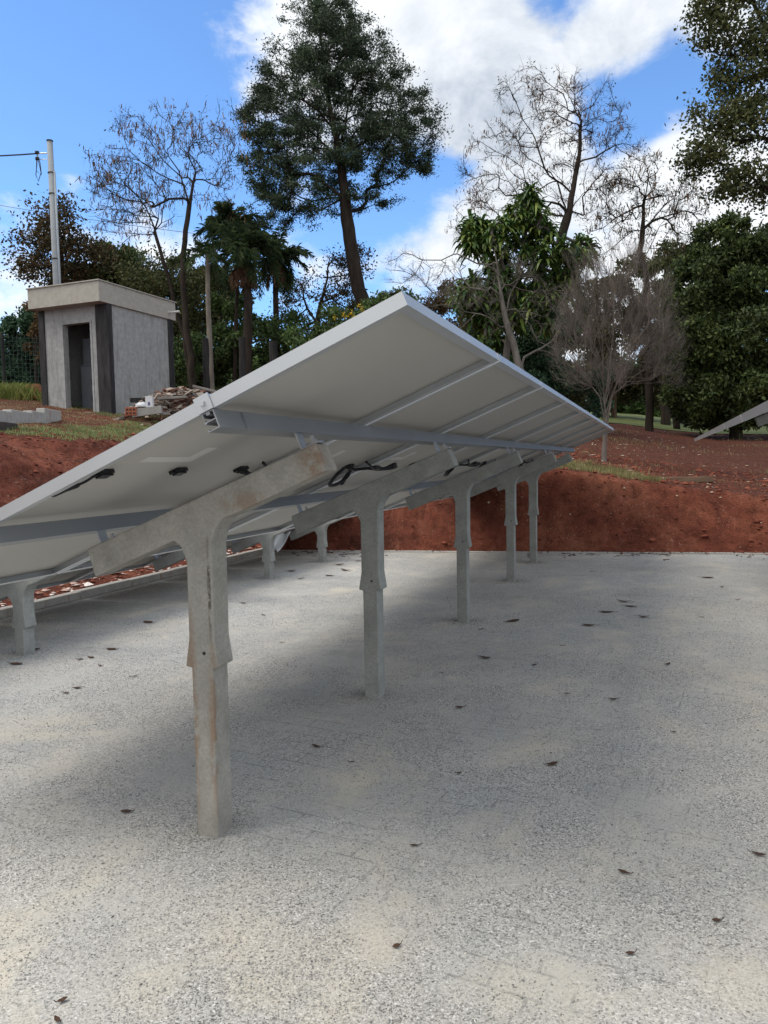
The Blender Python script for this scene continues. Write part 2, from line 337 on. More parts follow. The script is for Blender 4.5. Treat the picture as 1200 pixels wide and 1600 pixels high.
def build_ground():
    sv = axis(-60, 220, 3.5, 16.5, .05); tv = axis(-160, 220, -3.2, 12, .055)
    Sg, Tg = np.meshgrid(sv, tv, indexing='ij'); Hg = height(Sg, Tg)
    V = np.stack([-Tg.ravel(), Sg.ravel(), Hg.ravel()], 1)
    n = len(tv); i = (np.arange(len(sv)-1)[:, None]*n+np.arange(n-1)[None, :]).ravel()
    Q = np.stack([i, i+n, i+n+1, i+1], 1)
    mb = MB(); mb.arr(V, Q); tag(mb.build('terrain', MT['soil'], smooth=True), kind='structure')
    poly = [(-(T_K), -40), (30, -40), (30, s_k(-30)), (-(T_K), s_k(T_K))]
    mb = MB(); mb.add([(x, y, 0) for x, y in poly], [[0, 1, 2, 3]]); tag(mb.build('pavement', MT['pavement']), kind='structure')
    # kerbs
    a = np.array([-T_K, s_k(T_K), 0]); b = np.array([30, s_k(-30), 0]); d = (b-a)/np.linalg.norm(b-a); nr = np.array([-d[1], d[0], 0])
    mb = MB(); L = np.linalg.norm(b-a); k = 0; x = 0
    while x < L:
        w = .78; c = a+d*(x+w/2)+nr*.055; R = np.array([d, nr, [0, 0, 1]]).T
        mb.box(c+[0, 0, -.082+random.uniform(-.003, .003)], (w-.002, .10, .20), R); x += .79
    tag(mb.build('kerb_far', MT['kerb'], bevel=.006), kind='structure')
    mb = MB(); y = -8
    while y < s_k(T_K)-.1:
        mb.box((-T_K-.055+random.uniform(-.006, .006), y+.39, -.045+random.uniform(-.004, .004)), (.11, .77, .23)); y += .78
    tag(mb.build('kerb_side', MT['kerb'], bevel=.006), kind='structure')
build_ground()

# ------------------------------------------------------------------ solar arrays
TILT = 0.387666; ST, CT = math.sin(TILT), math.cos(TILT)
PW, PL, FH = 1.129, 2.333, .036
PITCH_S = 1.155
EA = np.array([-CT, 0, -ST]); EN = np.array([-ST, 0, CT]); ES = np.array([0, 1., 0])
def pf(a, s, n): return EA*a+ES*s+EN*n
def panel_mesh_parts(PL):
    fr = MB()
    def bar(a0, a1, s0, s1, n0, n1):
        P = [pf(a, s, n) for a in (a0, a1) for s in (s0, s1) for n in (n0, n1)]
        fr.add(P, [[0, 1, 3, 2], [4, 6, 7, 5], [0, 4, 5, 1], [2, 3, 7, 6], [0, 2, 6, 4], [1, 5, 7, 3]])
    t = .003
    for s0, s1 in ((0, t), (PW-t, PW)): bar(0, PL, s0, s1, 0, FH)
    for a0, a1 in ((0, t), (PL-t, PL)): bar(a0, a1, t, PW-t, 0, FH)
    for s0, s1 in ((t, .03), (PW-.03, PW-t)): bar(t, PL-t, s0, s1, .0005, .0025)
    for a0, a1 in ((t, .03), (PL-.03, PL-t)): bar(a0, a1, .03, PW-.03, .0005, .0025)
    for s0, s1 in ((t, .011), (PW-.011, PW-t)): bar(t, PL-t, s0, s1, FH-.0025, FH-.0005)
    bk = MB(); P = [pf(a, s, n) for a in (t, PL-t) for s in (t, PW-t) for n in (.0285, .030)]
    bk.add(P, [[0, 1, 3, 2], [4, 6, 7, 5], [0, 4, 5, 1], [2, 3, 7, 6], [0, 2, 6, 4], [1, 5, 7, 3]])
    gl = MB(); P = [pf(a, s, n) for a in (t, PL-t) for s in (t, PW-t) for n in (.0303, .0332)]
    gl.add(P, [[0, 1, 3, 2], [4, 6, 7, 5], [0, 4, 5, 1], [2, 3, 7, 6], [0, 2, 6, 4], [1, 5, 7, 3]])
    return fr.mesh('solar_panel', MT['alu']), bk.mesh('back_sheet', MT['back']), gl.mesh('glass', MT['cell'])
PMESH = {PL: panel_mesh_parts(PL), 1.30: panel_mesh_parts(1.30)}
def jbox_mesh():
    mb = MB()
    for a0, a1, s0, s1, n0, n1 in ((-.020, .020, -.030, .030, .016, .0284), (-.014, .014, -.023, .023, .010, .016), (-.004, .004, .030, .042, .014, .022), (-.004, .004, -.042, -.030, .014, .022)):
        P = [pf(a, s, n) for a in (a0, a1) for s in (s0, s1) for n in (n0, n1)]
        mb.add(P, [[0, 1, 3, 2], [4, 6, 7, 5], [0, 4, 5, 1], [2, 3, 7, 6], [0, 2, 6, 4], [1, 5, 7, 3]])
    return mb.mesh('junction_box', MT['black'])
JBM = jbox_mesh()
def cable(parent, pts, r=.0042, lump=None):
    mb = MB(); p = np.array([pf(*q) for q in pts])
    # smooth through the points
    k = len(p); tt = np.linspace(0, k-1, (k-1)*6+1); q = []
    for u in tt:
        i = min(int(u), k-2); f = u-i; p0 = p[max(i-1, 0)]; p1 = p[i]; p2 = p[i+1]; p3 = p[min(i+2, k-1)]
        q.append(.5*((2*p1)+(-p0+p2)*f+(2*p0-5*p1+4*p2-p3)*f*f+(-p0+3*p1-3*p2+p3)*f**3))
    mb.tube(q, r, 7)
    for (i, ln, rr) in (lump or []):
        i = int(i); a = np.array(q[i]); b = np.array(q[min(i+3, len(q)-1)]); d = (b-a)/np.linalg.norm(b-a)
        mb.tube([a, a+d*ln*.1, a+d*ln*.5, a+d*ln*.9, a+d*ln], [rr*.7, rr, rr*.8, rr, rr*.7], 8)
    return mb.build('cable', MT['black'], parent, smooth=True)
def make_panel(root, i, a_jb, seed, pl=PL):
    r = random.Random(seed); FRM, BKM, GLM = PMESH[pl]
    o = bpy.data.objects.new('solar_panel', FRM); COL.objects.link(o); o.parent = root; o.location = (0, i*PITCH_S+r.uniform(-.002, .002), 0)
    for nm, me in (('back_sheet', BKM), ('glass', GLM)):
        c = bpy.data.objects.new(nm, me); COL.objects.link(c); c.parent = o
    for s in (.13, .52, .95):
        c = bpy.data.objects.new('junction_box', JBM); COL.objects.link(c); c.parent = o; c.location = [float(v) for v in pf(a_jb, s, 0)]
    return o
def arm_bracket(mb, a, n_top=-.085, n_bot=-.125, s=0):
    # L foot bolted to the arm, web beside the rail
    for a0, a1, s0, s1, n0, n1 in ((a-.055, a+.012, s-.022, s+.022, n_bot, n_bot+.006), (a+.006, a+.012, s-.022, s+.022, n_bot+.006, -.01),
                                   (a-.04, a-.022, s-.009, s+.009, n_bot+.006, n_bot+.018), (a-.036, a-.026, s-.005, s+.005, n_bot+.018, n_bot+.034)):
        P = [pf(q, w, n) for q in (a0, a1) for w in (s0, s1) for n in (n0, n1)]
        mb.add(P, [[0, 1, 3, 2], [4, 6, 7, 5], [0, 4, 5, 1], [2, 3, 7, 6], [0, 2, 6, 4], [1, 5, 7, 3]])
def rail_profile():
    # open extruded section in (a, n), hanging below the frames
    return [(-.020, 0), (-.020, -.078), (.018, -.078), (.018, -.068), (.014, -.068), (.014, -.074), (-.016, -.074), (-.016, -.040), (.010, -.040), (.018, -.046), (.020, -.044), (.020, -.030), (.017, -.030),
            (.017, -.036), (-.016, -.036), (-.016, -.004), (-.006, -.004), (-.006, -.014), (.006, -.014), (.006, -.004), (.016, -.004), (.016, -.018), (.020, -.018), (.020, 0)]
def make_rail(root, a, s0, s1, near):
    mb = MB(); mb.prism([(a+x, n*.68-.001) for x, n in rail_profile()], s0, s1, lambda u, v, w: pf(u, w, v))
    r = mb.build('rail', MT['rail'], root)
    if near:
        cl = MB()   # splice sleeve and its pale end, set a little way in
        def bx(a0, a1, q0, q1, n0, n1):
            P = [pf(x, y, z) for x in (a0, a1) for y in (q0, q1) for z in (n0, n1)]
            cl.add(P, [[0, 1, 3, 2], [4, 6, 7, 5], [0, 4, 5, 1], [2, 3, 7, 6], [0, 2, 6, 4], [1, 5, 7, 3]])
        bx(a-.026, a-.0205, s0+.14, s0+.72, -.0565, -.004)
        cl.build('splice_plate', MT['rail'], r)
        ec = MB(); cl = ec
        bx(a-.024, a+.024, s0-.006, s0-.002, .0, .044)
        bx(a-.024, a+.024, s0-.002, s0+.012, .0362, .040)
        cl.box(pf(a, s0-.009, .022), (.012, .008, .012))
        ec.build('end_clamp', MT['alu'], r)
    for k in range(1, 8):
        pass
    return r
def post_poly(neck, ledge, arm_shift):
    # outline in (u, z): u grows down the slope; arm top and ends as in the photo
    z0 = arm_shift
    top = [(-.442, 1.338+z0), (.459, .986+z0), (.428, .888+z0)]
    armb = lambda u: .891+z0-(u-.428)*.391
    pl = [(.093, armb(.093)), (.066, armb(.093)-.022), (.052, armb(.093)-.052), (.046, neck-.06)]
    lowL = [(.047, ledge+.10), (.064, ledge), (.040, ledge-.002), (.040, -.25)]
    lowR = [(-.042, -.25), (-.042, ledge-.002), (-.066, ledge+.006), (-.052, ledge+.10), (-.054, neck+.0), (-.068, neck+.045), (-.10, armb(-.16)-.02), (-.16, armb(-.16)), (-.477, 1.252+z0)]
    return top+pl+lowL+lowR
def make_post(root, s, t_off, z_base, kind):
    # local frame of root: root sits at the high edge corner; z_base = ground z in it
    neck, ledge, sh = (1.015, .590, 0.) if kind == 'tall' else ((.405, .187, -.615) if kind == 'short' else (1.70, .95, .695))
    poly = post_poly(neck, ledge, sh)
    mb = MB(); mb.prism(poly, s-.05, s+.05, lambda u, v, w: np.array([-(t_off+u), w, z_base+v]))
    o = mb.build('concrete_post', MT['post'], root, bevel=.006)
    return o
def stained_mat(x, y):
    M = Mat('rust_streaked_concrete', .85, .2)
    n = M.noise(9, 7, .65); c = M.ramp(n, [(.28, (.25, .24, .215)), (.72, (.375, .36, .325))]); f = M.noise(90, 3, .6); c = M.mix(1, c, M.ramp(f, [(.3, .86), (.7, 1.1)]), 'MULTIPLY')
    def near(pt, sc, r0, r1):
        v = M.N('ShaderNodeVectorMath'); v.operation = 'MULTIPLY'; M.L(M.co, v.inputs[0]); v.inputs[1].default_value = sc
        d = M.N('ShaderNodeVectorMath'); d.operation = 'DISTANCE'; M.L(v.outputs[0], d.inputs[0]); d.inputs[1].default_value = tuple(a*b for a, b in zip(pt, sc))
        r = M.N('ShaderNodeMapRange'); r.interpolation_type = 'SMOOTHSTEP'; r.inputs[1].default_value = r0; r.inputs[2].default_value = r1; M.L(d.outputs[1], r.inputs[0]); return r.outputs[0]
    ns = M.noise(22, 5, .75, (1, 1, .35)); th = M.ramp(ns, [(.44, 0), (.53, 1)])
    m = M.math('MAXIMUM', M.math('MULTIPLY', near((x+.043, y-.05, .38), (1, 1, .07), .030, .006), th), M.math('MULTIPLY', near((x-.040, y-.05, .42), (1, 1, .06), .030, .008), M.ramp(ns, [(.42, 0), (.5, 1)])))
    m = M.math('MAXIMUM', m, M.math('MULTIPLY', near((x+.435, y-.05, 1.285), (1, 1, .6), .085, .01), M.ramp(M.noise(26, 5, .7), [(.40, 0), (.58, 1)])))
    m = M.math('MAXIMUM', m, M.math('MULTIPLY', near((x+.20, y-.05, 1.15), (.35, 1, 1), .05, .01), M.math('MULTIPLY', th, .7)))
    c = M.mix(M.math('MULTIPLY', m, .65), c, (.23, .13, .07))
    crack = near((x+.040, y-.05, .86), (1, 1, .045), .010, .003); c = M.mix(M.math('MULTIPLY', M.math('MULTIPLY', crack, M.ramp(M.noise(40, 4, .7, (1, 1, .3)), [(.45, 0), (.5, 1)])), .8), c, (.07, .05, .04))
    M.color(c); M.bump(M.mix(.6, n, f), .35, .006); return M.m
def post_hole(o, x, y):
    mb = MB(); mb.tube([(x, y-.0515, .641), (x, y-.0495, .641)], .006, 10); return mb.build('bolt_hole_shade', MT['black'], o)  # shade of a hole drawn as a black disc on the post face
def build_array(name, label, t_hi, z_hi, s0, posts, t_post, kind, n=8, a_rails=(.61, 1.47), pl=PL, a_jb=1.09):
    root = empty(name, (-t_hi, s0, 0), label, 'solar array', 'tilted solar arrays in parallel rows')
    zr = z_hi
    hold = []
    for i in range(n):
        p = make_panel(root, i, a_jb, i+7, pl); p.location.z = zr; hold.append(p)
    L = n*PITCH_S-.021
    for k, a in enumerate(a_rails):
        r = make_rail(root, a, -.0, L+.02, k == 0); r.location.z = zr
    for s in posts:
        o = make_post(root, s-s0, t_post-t_hi, 0, kind)
        if kind == 'tall' and s == posts[0]: o.data.materials[0] = stained_mat(-(t_post-t_hi), s-s0); o['label'] = 'nearest concrete post, streaked with rust brown'
        if kind == 'tall': post_hole(o, -(t_post-t_hi)+.012, s-s0)
        for a in a_rails:
            br = MB(); arm_bracket(br, a-.025, -.085, -.116, s-s0)
            b = br.build('rail_bracket', MT['steel'], o); b.location.z = zr
    return root, hold
A_T, A_Z = .56650855, 1.2716533+.3767380
arrA, PA = build_array('solar_array', 'long tilted solar array on tall concrete posts, filling the middle of the yard',
                   A_T, A_Z, 1.7818839, [2.25614, 3.87196, 5.91289, 8.02504, 9.56165], 1.45585, 'tall')
arrB, PB = build_array('solar_array', 'lower solar array on short posts beside the side kerb, mostly hidden behind the long one',
                   A_T+2.67+(PL-1.30)*CT, A_Z-.60-(PL-1.30)*ST, 1.36, [2.4, 4.11064, 6.22, 7.66143, 9.12807], 4.129, 'short', 8, (.10, .46), 1.30, .62)  # panels shaped short so light reaches the paving strip between the rows
arrC, PC = build_array('solar_array', 'solar array at the right edge, only its low corner showing over the red field',
                   -.43-PL*CT, 1.46+PL*ST, 1.14, [3.0, 4.6, 6.2, 7.8, 9.35], -1.46, 'high')

# rating stickers, cables under array A
def on_panel(p, a0, a1, s0, s1, n0, n1, name, mat):
    mb = MB(); P = [pf(a, s, n) for a in (a0, a1) for s in (s0, s1) for n in (n0, n1)]
    mb.add(P, [[0, 1, 3, 2], [4, 6, 7, 5], [0, 4, 5, 1], [2, 3, 7, 6], [0, 2, 6, 4], [1, 5, 7, 3]])
    return mb.build(name, mat, p)
for p in PA[:3]:
    on_panel(p, .98, 1.02, .22, .50, .0278, .0284, 'rating_sticker', MT['sticker'])
    on_panel(p, .90, .98, .44, .50, .0278, .0284, 'barcode_sticker', MT['sticker'])
cable(PA[0], [(1.09, .09, .016), (1.12, .075, .008), (1.17, .05, .006), (1.21, .04, .010), (1.235, .028, .016)], .004, [(8, .085, .008)])
cable(PA[0], [(1.09, .985, .012), (1.10, 1.03, -.004), (1.13, 1.07, -.02), (1.16, 1.12, -.012)], .007)
def harness(p, k, big=True):
    r = random.Random(100+k)
    j = lambda v: v+r.uniform(-.012, .012)
    cable(p, [(1.09, .10, .012), (j(1.03), .04, -.012), (j(.99), -.03, -.03), (j(1.02), -.10, -.022), (j(1.08), -.15, 0), (1.09, -.22, .012)], .008, [(12, .08, .013)])
    cable(p, [(1.09, .22, .012), (j(1.04), .26, -.02), (j(.98), .22, -.035), (j(.97), .12, -.03), (j(1.02), .05, -.03), (j(1.06), -.04, -.012)], .0075, [(14, .07, .012)])
    if big:
        cable(p, [(1.09, .98, .012), (j(1.15), 1.03, -.01), (j(1.20), .98, -.035), (j(1.19), .86, -.04), (j(1.13), .78, -.02), (1.09, .86, .01)], .0095, [(4, .09, .014)])
        cable(p, [(j(1.02), .3, -.005), (j(.99), .16, -.04), (j(1.03), 0, -.03), (j(1.0), -.14, -.03), (j(.97), -.24, .0)], .007)
for i in range(1, 8): harness(PA[i], i)

# the parked wire under the arm at the first post
# ------------------------------------------------------------------ small things on the paving
def pave(px, py):
    d = ray(px, py); k = -EYE/d[2]; return CAM+d*k
def m_leafdry(): return leafmat('dry_leaf', [(.035, .022, .017), (.075, .042, .028), (.15, .09, .06)], .1, .8, 5)
MT['dry_leaf'] = m_leafdry()
def curled_leaf(p, ln, wd, rot, curl, seed):
    r = random.Random(seed); mb = MB(); n = 7; c, s = math.cos(rot), math.sin(rot); v = []
    for i in range(n):
        u = i/(n-1); w = wd*math.sin(math.pi*min(.97, max(.04, u))**.85)*.5; x = (u-.5)*ln
        z = .004+curl*(abs(u-.5)*2)**2*ln*.35+r.uniform(0, .002)
        for k, q in enumerate((-1, -.4, .4, 1)):
            y = q*w; zz = z+abs(q)*w*.55*curl
            for dz in (0, .0012): v.append((c*x-s*y, s*x+c*y, zz+dz))
    f = []
    for i in range(n-1):
        for k in range(3):
            a = (i*4+k)*2; b = ((i+1)*4+k)*2
            f += [[a, a+2, b+2, b], [a+1, b+1, b+3, a+3]]
        for k in (0, 3):
            a = (i*4+k)*2; b = ((i+1)*4+k)*2; f.append([a, b, b+1, a+1])
    mb.add(v, f)
    st = [(c*(.5*ln), s*(.5*ln), .006), (c*(.72*ln), s*(.72*ln), .014)]; mb.tube(st, .0012, 4)
    o = mb.build('fallen_leaf', MT['dry_leaf'], loc=p)
    return o
FALLEN = []
LV = [(232, 973, 24), (55, 1015, 22), (25, 1038, 28), (125, 1031, 13), (157, 1041, 11), (103, 1084, 14), (121, 1076, 18), (210, 1058, 14), (175, 1015, 22), (142, 1028, 16),
      (758, 1029, 24), (718, 1107, 16), (862, 1196, 24), (648, 1323, 18), (975, 1365, 24), (1043, 1039, 14), (1185, 1337, 26), (97, 1566, 16), (495, 1168, 22), (717, 1210, 9), (198, 1270, 22),
      (958, 1094, 18), (886, 1085, 9), (801, 971, 32), (920, 978, 26), (948, 957, 30), (985, 948, 24), (1005, 965, 22), (975, 941, 26), (380, 943, 12), (1097, 965, 9), (1053, 1145, 8), (440, 1005, 9),
      (412, 962, 9), (1128, 918, 9), (1152, 938, 12), (1105, 903, 24), (924, 894, 9), (752, 984, 12), (550, 1192, 8), (540, 892, 22), (470, 905, 14), (515, 900, 18), (455, 893, 18), (530, 883, 26), (560, 877, 14),
      (90, 1597, 13), (985, 1492, 9), (620, 1480, 7), (1120, 1440, 8), (835, 1040, 10), (878, 1010, 9), (690, 1052, 10), (300, 1010, 9)]
for i, (x, y, w) in enumerate(LV):
    p = pave(x, y); Z = float(np.dot(p-CAM, FW)); ln = max(.03, min(.16, w*Z/FPX*1.0)); r = random.Random(i*3+1)
    rot = YAW+r.uniform(-.7, .7)+(math.pi if r.random() < .5 else 0)
    o = curled_leaf(p, ln*.85, ln*r.uniform(.28, .5), rot, r.uniform(.05, .4), i)
    FALLEN.append((o, p, ln))
MARKS = [(-1.456, 2.256, 'the nearest tall post'), (-1.456, 3.872, 'the second tall post'), (-1.456, 5.913, 'the third tall post'), (-1.456, 8.025, 'the fourth tall post'), (-1.456, 9.56, 'the farthest tall post'),
         (-4.129, 4.11, 'the nearest short post in view'), (-4.129, 7.66, 'the second to last short post'), (-4.129, 9.13, 'the last short post'), (1.2, 6.0, 'the low corner of the right-hand array')]
ORD = ['nearest', 'second nearest', 'third nearest', 'fourth nearest', 'fifth nearest', 'sixth nearest', 'seventh nearest', 'eighth nearest', 'ninth nearest', 'tenth nearest', 'eleventh nearest', 'twelfth nearest', 'thirteenth nearest', 'fourteenth nearest']
def label_leaves():
    by = {}
    for o, p, ln in FALLEN:
        d = [math.hypot(p[0]-x, p[1]-y) for x, y, n in MARKS]; k = d.index(min(d)); by.setdefault(k, []).append((d[k], o, ln))
    for k, l in by.items():
        l.sort(key=lambda q: q[0])
        for j, (d, o, ln) in enumerate(l):
            tag(o, '%s brown leaf, %s to the foot of %s' % ('long' if ln > .11 else 'small', ORD[j], MARKS[k][2]) if k < 8 else '%s brown leaf, %s to %s' % ('long' if ln > .11 else 'small', ORD[j], MARKS[k][2]), 'leaf', 'fallen leaves on the paving')
label_leaves()
def ico(n, seed, pts, sz, flat=(1, 1, .6)):
    """n small irregular stones as one array: octahedra with random stretch"""
    r = np.random.default_rng(seed)
    base = np.array([[1, 0, 0], [-1, 0, 0], [0, 1, 0], [0, -1, 0], [0, 0, 1], [0, 0, -1]], float)
    F = np.array([[0, 2, 4], [2, 1, 4], [1, 3, 4], [3, 0, 4], [2, 0, 5], [1, 2, 5], [3, 1, 5], [0, 3, 5]])
    P = base[None]*r.uniform(.55, 1.2, (n, 6, 1))+r.normal(0, .15, (n, 6, 3)); P = P*np.asarray(flat)
    a = r.uniform(0, 6.28, n); ca, sa = np.cos(a), np.sin(a)
    Q = P.copy(); Q[..., 0] = P[..., 0]*ca[:, None]-P[..., 1]*sa[:, None]; Q[..., 1] = P[..., 0]*sa[:, None]+P[..., 1]*ca[:, None]
    Q = Q*sz[:, None, None]+pts[:, None, :]
    return Q.reshape(-1, 3), (F[None]+np.arange(n)[:, None, None]*6).reshape(-1, 3)
def stonemat(name, cols):
    M = Mat(name, .9, .2); g = M.N('ShaderNodeNewGeometry')
    M.color(M.ramp(g.outputs['Random Per Island'], [(i/(len(cols)-1), c) for i, c in enumerate(cols)])); return M.m
def gravel():
    n = 150000; r = np.exp(rng.uniform(math.log(1.2), math.log(7.5), n)); a = YAW+rng.uniform(-.75, .75, n)
    s = r*np.cos(a); t = r*np.sin(a)
    dn = fbm(t*1.6, s*1.6, 4, 77)+fbm(t*5, s*5, 3, 78)*.5
    keep = (dn > -.04+rng.normal(0, .10, n)) & (t < T_K-.02) & (s < s_k(t)-.02)
    s, t, r = s[keep], t[keep], r[keep]
    for x, y, nm in MARKS[:8]:
        k = 900; a2 = rng.uniform(0, 6.28, k); q = .055+np.abs(rng.normal(0, .07, k)); s = np.concatenate([s, y+np.sin(a2)*q]); t = np.concatenate([t, -x+np.cos(a2)*q]); r = np.concatenate([r, np.full(k, math.hypot(x, y))]); sz = rng.gamma(3, .00040, len(s))+.0009+r*.00018
    V, Fc = ico(len(s), 3, np.stack([-t, s, sz*.3], 1), sz)
    mb = MB(); mb.arr(V, Fc)
    tag(mb.build('gravel_grit', stonemat('grit', [(.13, .13, .13), (.26, .26, .25), (.40, .39, .37), (.55, .53, .49)])),
        'fine grey stone grit scattered over the paving', 'grit', None, 'stuff')
gravel()
def hit(px, py, z0=9.0):
    z = z0
    while z < 60:
        q = W(px, py, z)
        if ground_at(q[0], q[1]) > q[2]: break
        z += .04
    return q, z
def kerb_litter():
    r = np.random.default_rng(90); n = 170; t = r.uniform(-3.2, 5.2, n); s = s_k(t)-.04-np.abs(r.normal(0, .28, n))
    mb = MB()
    for a, b in zip(s, t):
        if fbm(np.array([b*1.4]), np.array([2.]), 3, 7)[0] < -.06: continue
        L = r.uniform(.02, .12); an = r.uniform(0, 3.14); d = np.array([math.cos(an), math.sin(an)*.6, 0])*L/2; p = np.array([-b, a, .004])
        mb.tube([p-d, p+[r.normal(0, .006), r.normal(0, .006), r.uniform(.002, .012)], p+d], r.uniform(.0015, .006), 4)
    tag(mb.build('twig_litter', BARKTW), 'broken twigs and leaf scraps gathered along the far kerb', 'litter', None, 'stuff')
BARKTW = simple('twig_litter', (.04, .028, .02), (.12, .08, .055), 9, .9, 0)
kerb_litter()
def soil_bits():
    # stones and clods over the banks and field (countless): one object each
    def scatter(n, s0, s1, t0, t1, szf, seed, name, mat, label, cat, flat=(1, 1, .6), cond=None):
        r = np.random.default_rng(seed); s = r.uniform(s0, s1, n); t = r.uniform(t0, t1, n)
        k = (t > T_K+.2) | (s > s_k(t)+.2)
        if cond is not None: k &= cond(s, t)
        s, t = s[k], t[k]; z = height(s, t); sz = szf(r, len(s))
        V, Fc = ico(len(s), seed, np.stack([-t, s, z+sz*.15], 1), sz, flat); mb = MB(); mb.arr(V, Fc)
        tag(mb.build(name, mat), label, cat, None, 'stuff')
    red = stonemat('clod', [(.09, .027, .018), (.16, .046, .027), (.23, .075, .045)])
    pale = stonemat('chip', [(.30, .17, .11), (.50, .40, .30), (.68, .62, .54)])
    scatter(16000, 5, 16, -3, 10, lambda r, n: r.gamma(1.6, .009, n)+.004, 1, 'soil_clods', red, 'crumbly red soil clods over the banks', 'soil')
    scatter(3200, 9.5, 30, -6, 9, lambda r, n: r.gamma(1.6, .009, n)+.004, 2, 'dry_litter', pale, 'pale dry leaf litter and chips on the red field', 'litter', (1.6, .7, .25),
            lambda s, t: (fbm(t*.8, s*.8, 3, 55) > .0) & (s > s_k(t)+.9))
    r = np.random.default_rng(41); n = 2600; t = r.uniform(-4, 5.3, n); s = s_k(t)+.10-np.abs(r.normal(0, .11, n))*(fbm(t*1.3, t*0, 3, 6)+.35)*2; sz = r.gamma(1.5, .0045, n)+.002
    V, Fc = ico(n, 42, np.stack([-t, s, sz*.4+np.where(s > s_k(t), .02, 0)], 1), sz, (1, 1, .5)); mb = MB(); mb.arr(V, Fc); tag(mb.build('spilled_soil', red), 'red soil crumbs spilled over the far kerb onto the paving', 'soil', None, 'stuff')
    scatter(260, 9.5, 13, -3, 6, lambda r, n: r.gamma(1.6, .006, n)+.005, 5, 'pale_pebbles', pale, 'small pale pebbles stuck in the red bank', 'pebbles')
    scatter(1500, 4, 11, T_K+.15, T_K+1.1, lambda r, n: r.gamma(1.6, .011, n)+.006, 4, 'side_debris', stonemat('debris', [(.25, .08, .05), (.45, .28, .22), (.62, .50, .45), (.7, .66, .62)]),
            'pale crumbled plaster and soil debris behind the side kerb', 'debris', (1.4, 1, .4))
soil_bits()

# ------------------------------------------------------------------ grass
def blades(n, s, t, z, hgt, wid, seed, lean=.5):
    r = np.random.default_rng(seed); a = r.uniform(0, 6.28, n); l = r.uniform(0, lean, n)*hgt; b = r.uniform(0, 6.28, n)
    x, y = -t, s; dx, dy = np.cos(a)*wid, np.sin(a)*wid
    V = np.empty((n, 4, 3)); V[:, 0] = np.stack([x-dx, y-dy, z], 1); V[:, 1] = np.stack([x+dx, y+dy, z], 1)
    mx, my = x+np.cos(b)*l*.4, y+np.sin(b)*l*.4
    V[:, 2] = np.stack([mx+dx*.7, my+dy*.7, z+hgt*.6], 1); V[:, 3] = np.stack([x+np.cos(b)*l, y+np.sin(b)*l, z+hgt], 1)
    i = np.arange(n)[:, None]*4
    return V.reshape(-1, 3), np.concatenate([i+[0, 1, 2], i+[0, 2, 3]], 0)
def grass(name, label, n, s0, s1, t0, t1, cond, h, w, cols, seed):
    r = np.random.default_rng(seed); s = r.uniform(s0, s1, n); t = r.uniform(t0, t1, n); k = cond(s, t); s, t = s[k], t[k]
    z = height(s, t)-.005; hh = r.uniform(.4, 1, len(s))*h
    V, Fc = blades(len(s), s, t, z, hh, np.full(len(s), w), seed); mb = MB(); mb.arr(V, Fc)
    tag(mb.build(name, leafmat(name+'_blades', cols, .3, .7, 1.5)), label, 'grass', None, 'stuff')
G1 = [(.13, .18, .06), (.21, .27, .10), (.34, .36, .18)]
grass('grass', 'short green turf strip along the top of the left bank', 90000, 5.5, 17.5, 8.1, 15, lambda s, t: (t > 8.15+fbm(s*1.2, t*0, 3, 31)*.5) & (fbm(s*.7, t*.7, 4, 8) > -.16+.33*np.clip((t-9.2)/1.2, 0, 1)) & (fbm(s*3, t*3, 2, 18) > -.14), .06, .006, G1, 11)
grass('dry_turf', 'dry tan grass on the worn ground in front of the shed', 26000, 5.5, 17.5, 9.2, 15, lambda s, t: fbm(s*1.1, t*1.1, 4, 48) > -.05, .045, .006, [(.20, .14, .07), (.32, .24, .13), (.42, .34, .2)], 15)
grass('grass_tufts', 'dry tufts of grass on the edge of the far bank', 15000, 10.9, 13.6, -.1, 2.6, lambda s, t: (s > s_k(t)+.72) & (s < s_k(t)+1.9+fbm(t*1.5, s, 2, 4)) & (fbm(s*1.6, t*1.6, 4, 12) > -.02), .10, .004,
      [(.15, .16, .05), (.26, .24, .10), (.40, .33, .18)], 12)
grass('field_tufts', 'sparse dry grass tufts on the red field', 16000, 11.5, 30, -5, 6, lambda s, t: (fbm(s*.9, t*.9, 4, 91) > .09), .09, .006, [(.14, .13, .05), (.26, .20, .10), (.36, .28, .16)], 13)
def lawn():
    # mown lawn sheet behind the red field
    mb = MB(); sv = np.linspace(31.5, 75, 60); tv = np.linspace(-45, 16, 80); Sg, Tg = np.meshgrid(sv, tv, indexing='ij')
    Sg = Sg+(sv[0] == Sg)*0+fbm(Tg*.3, Sg*0, 3, 2)*2.0
    Hg = height(Sg, Tg)+.03+.0*Sg; V = np.stack([-Tg.ravel(), Sg.ravel(), Hg.ravel()], 1); n = len(tv)
    i = (np.arange(len(sv)-1)[:, None]*n+np.arange(n-1)[None, :]).ravel(); mb.arr(V, np.stack([i, i+n, i+n+1, i+1], 1))
    M = Mat('lawn', .9, .15); c = M.ramp(M.noise(1.2, 6, .7), [(.3, (.07, .085, .03)), (.6, (.11, .13, .05)), (.8, (.17, .16, .08))]); M.color(c); M.bump(M.noise(30, 4), .5, .05)
    tag(mb.build('lawn', M.m, smooth=True), kind='structure')
lawn()

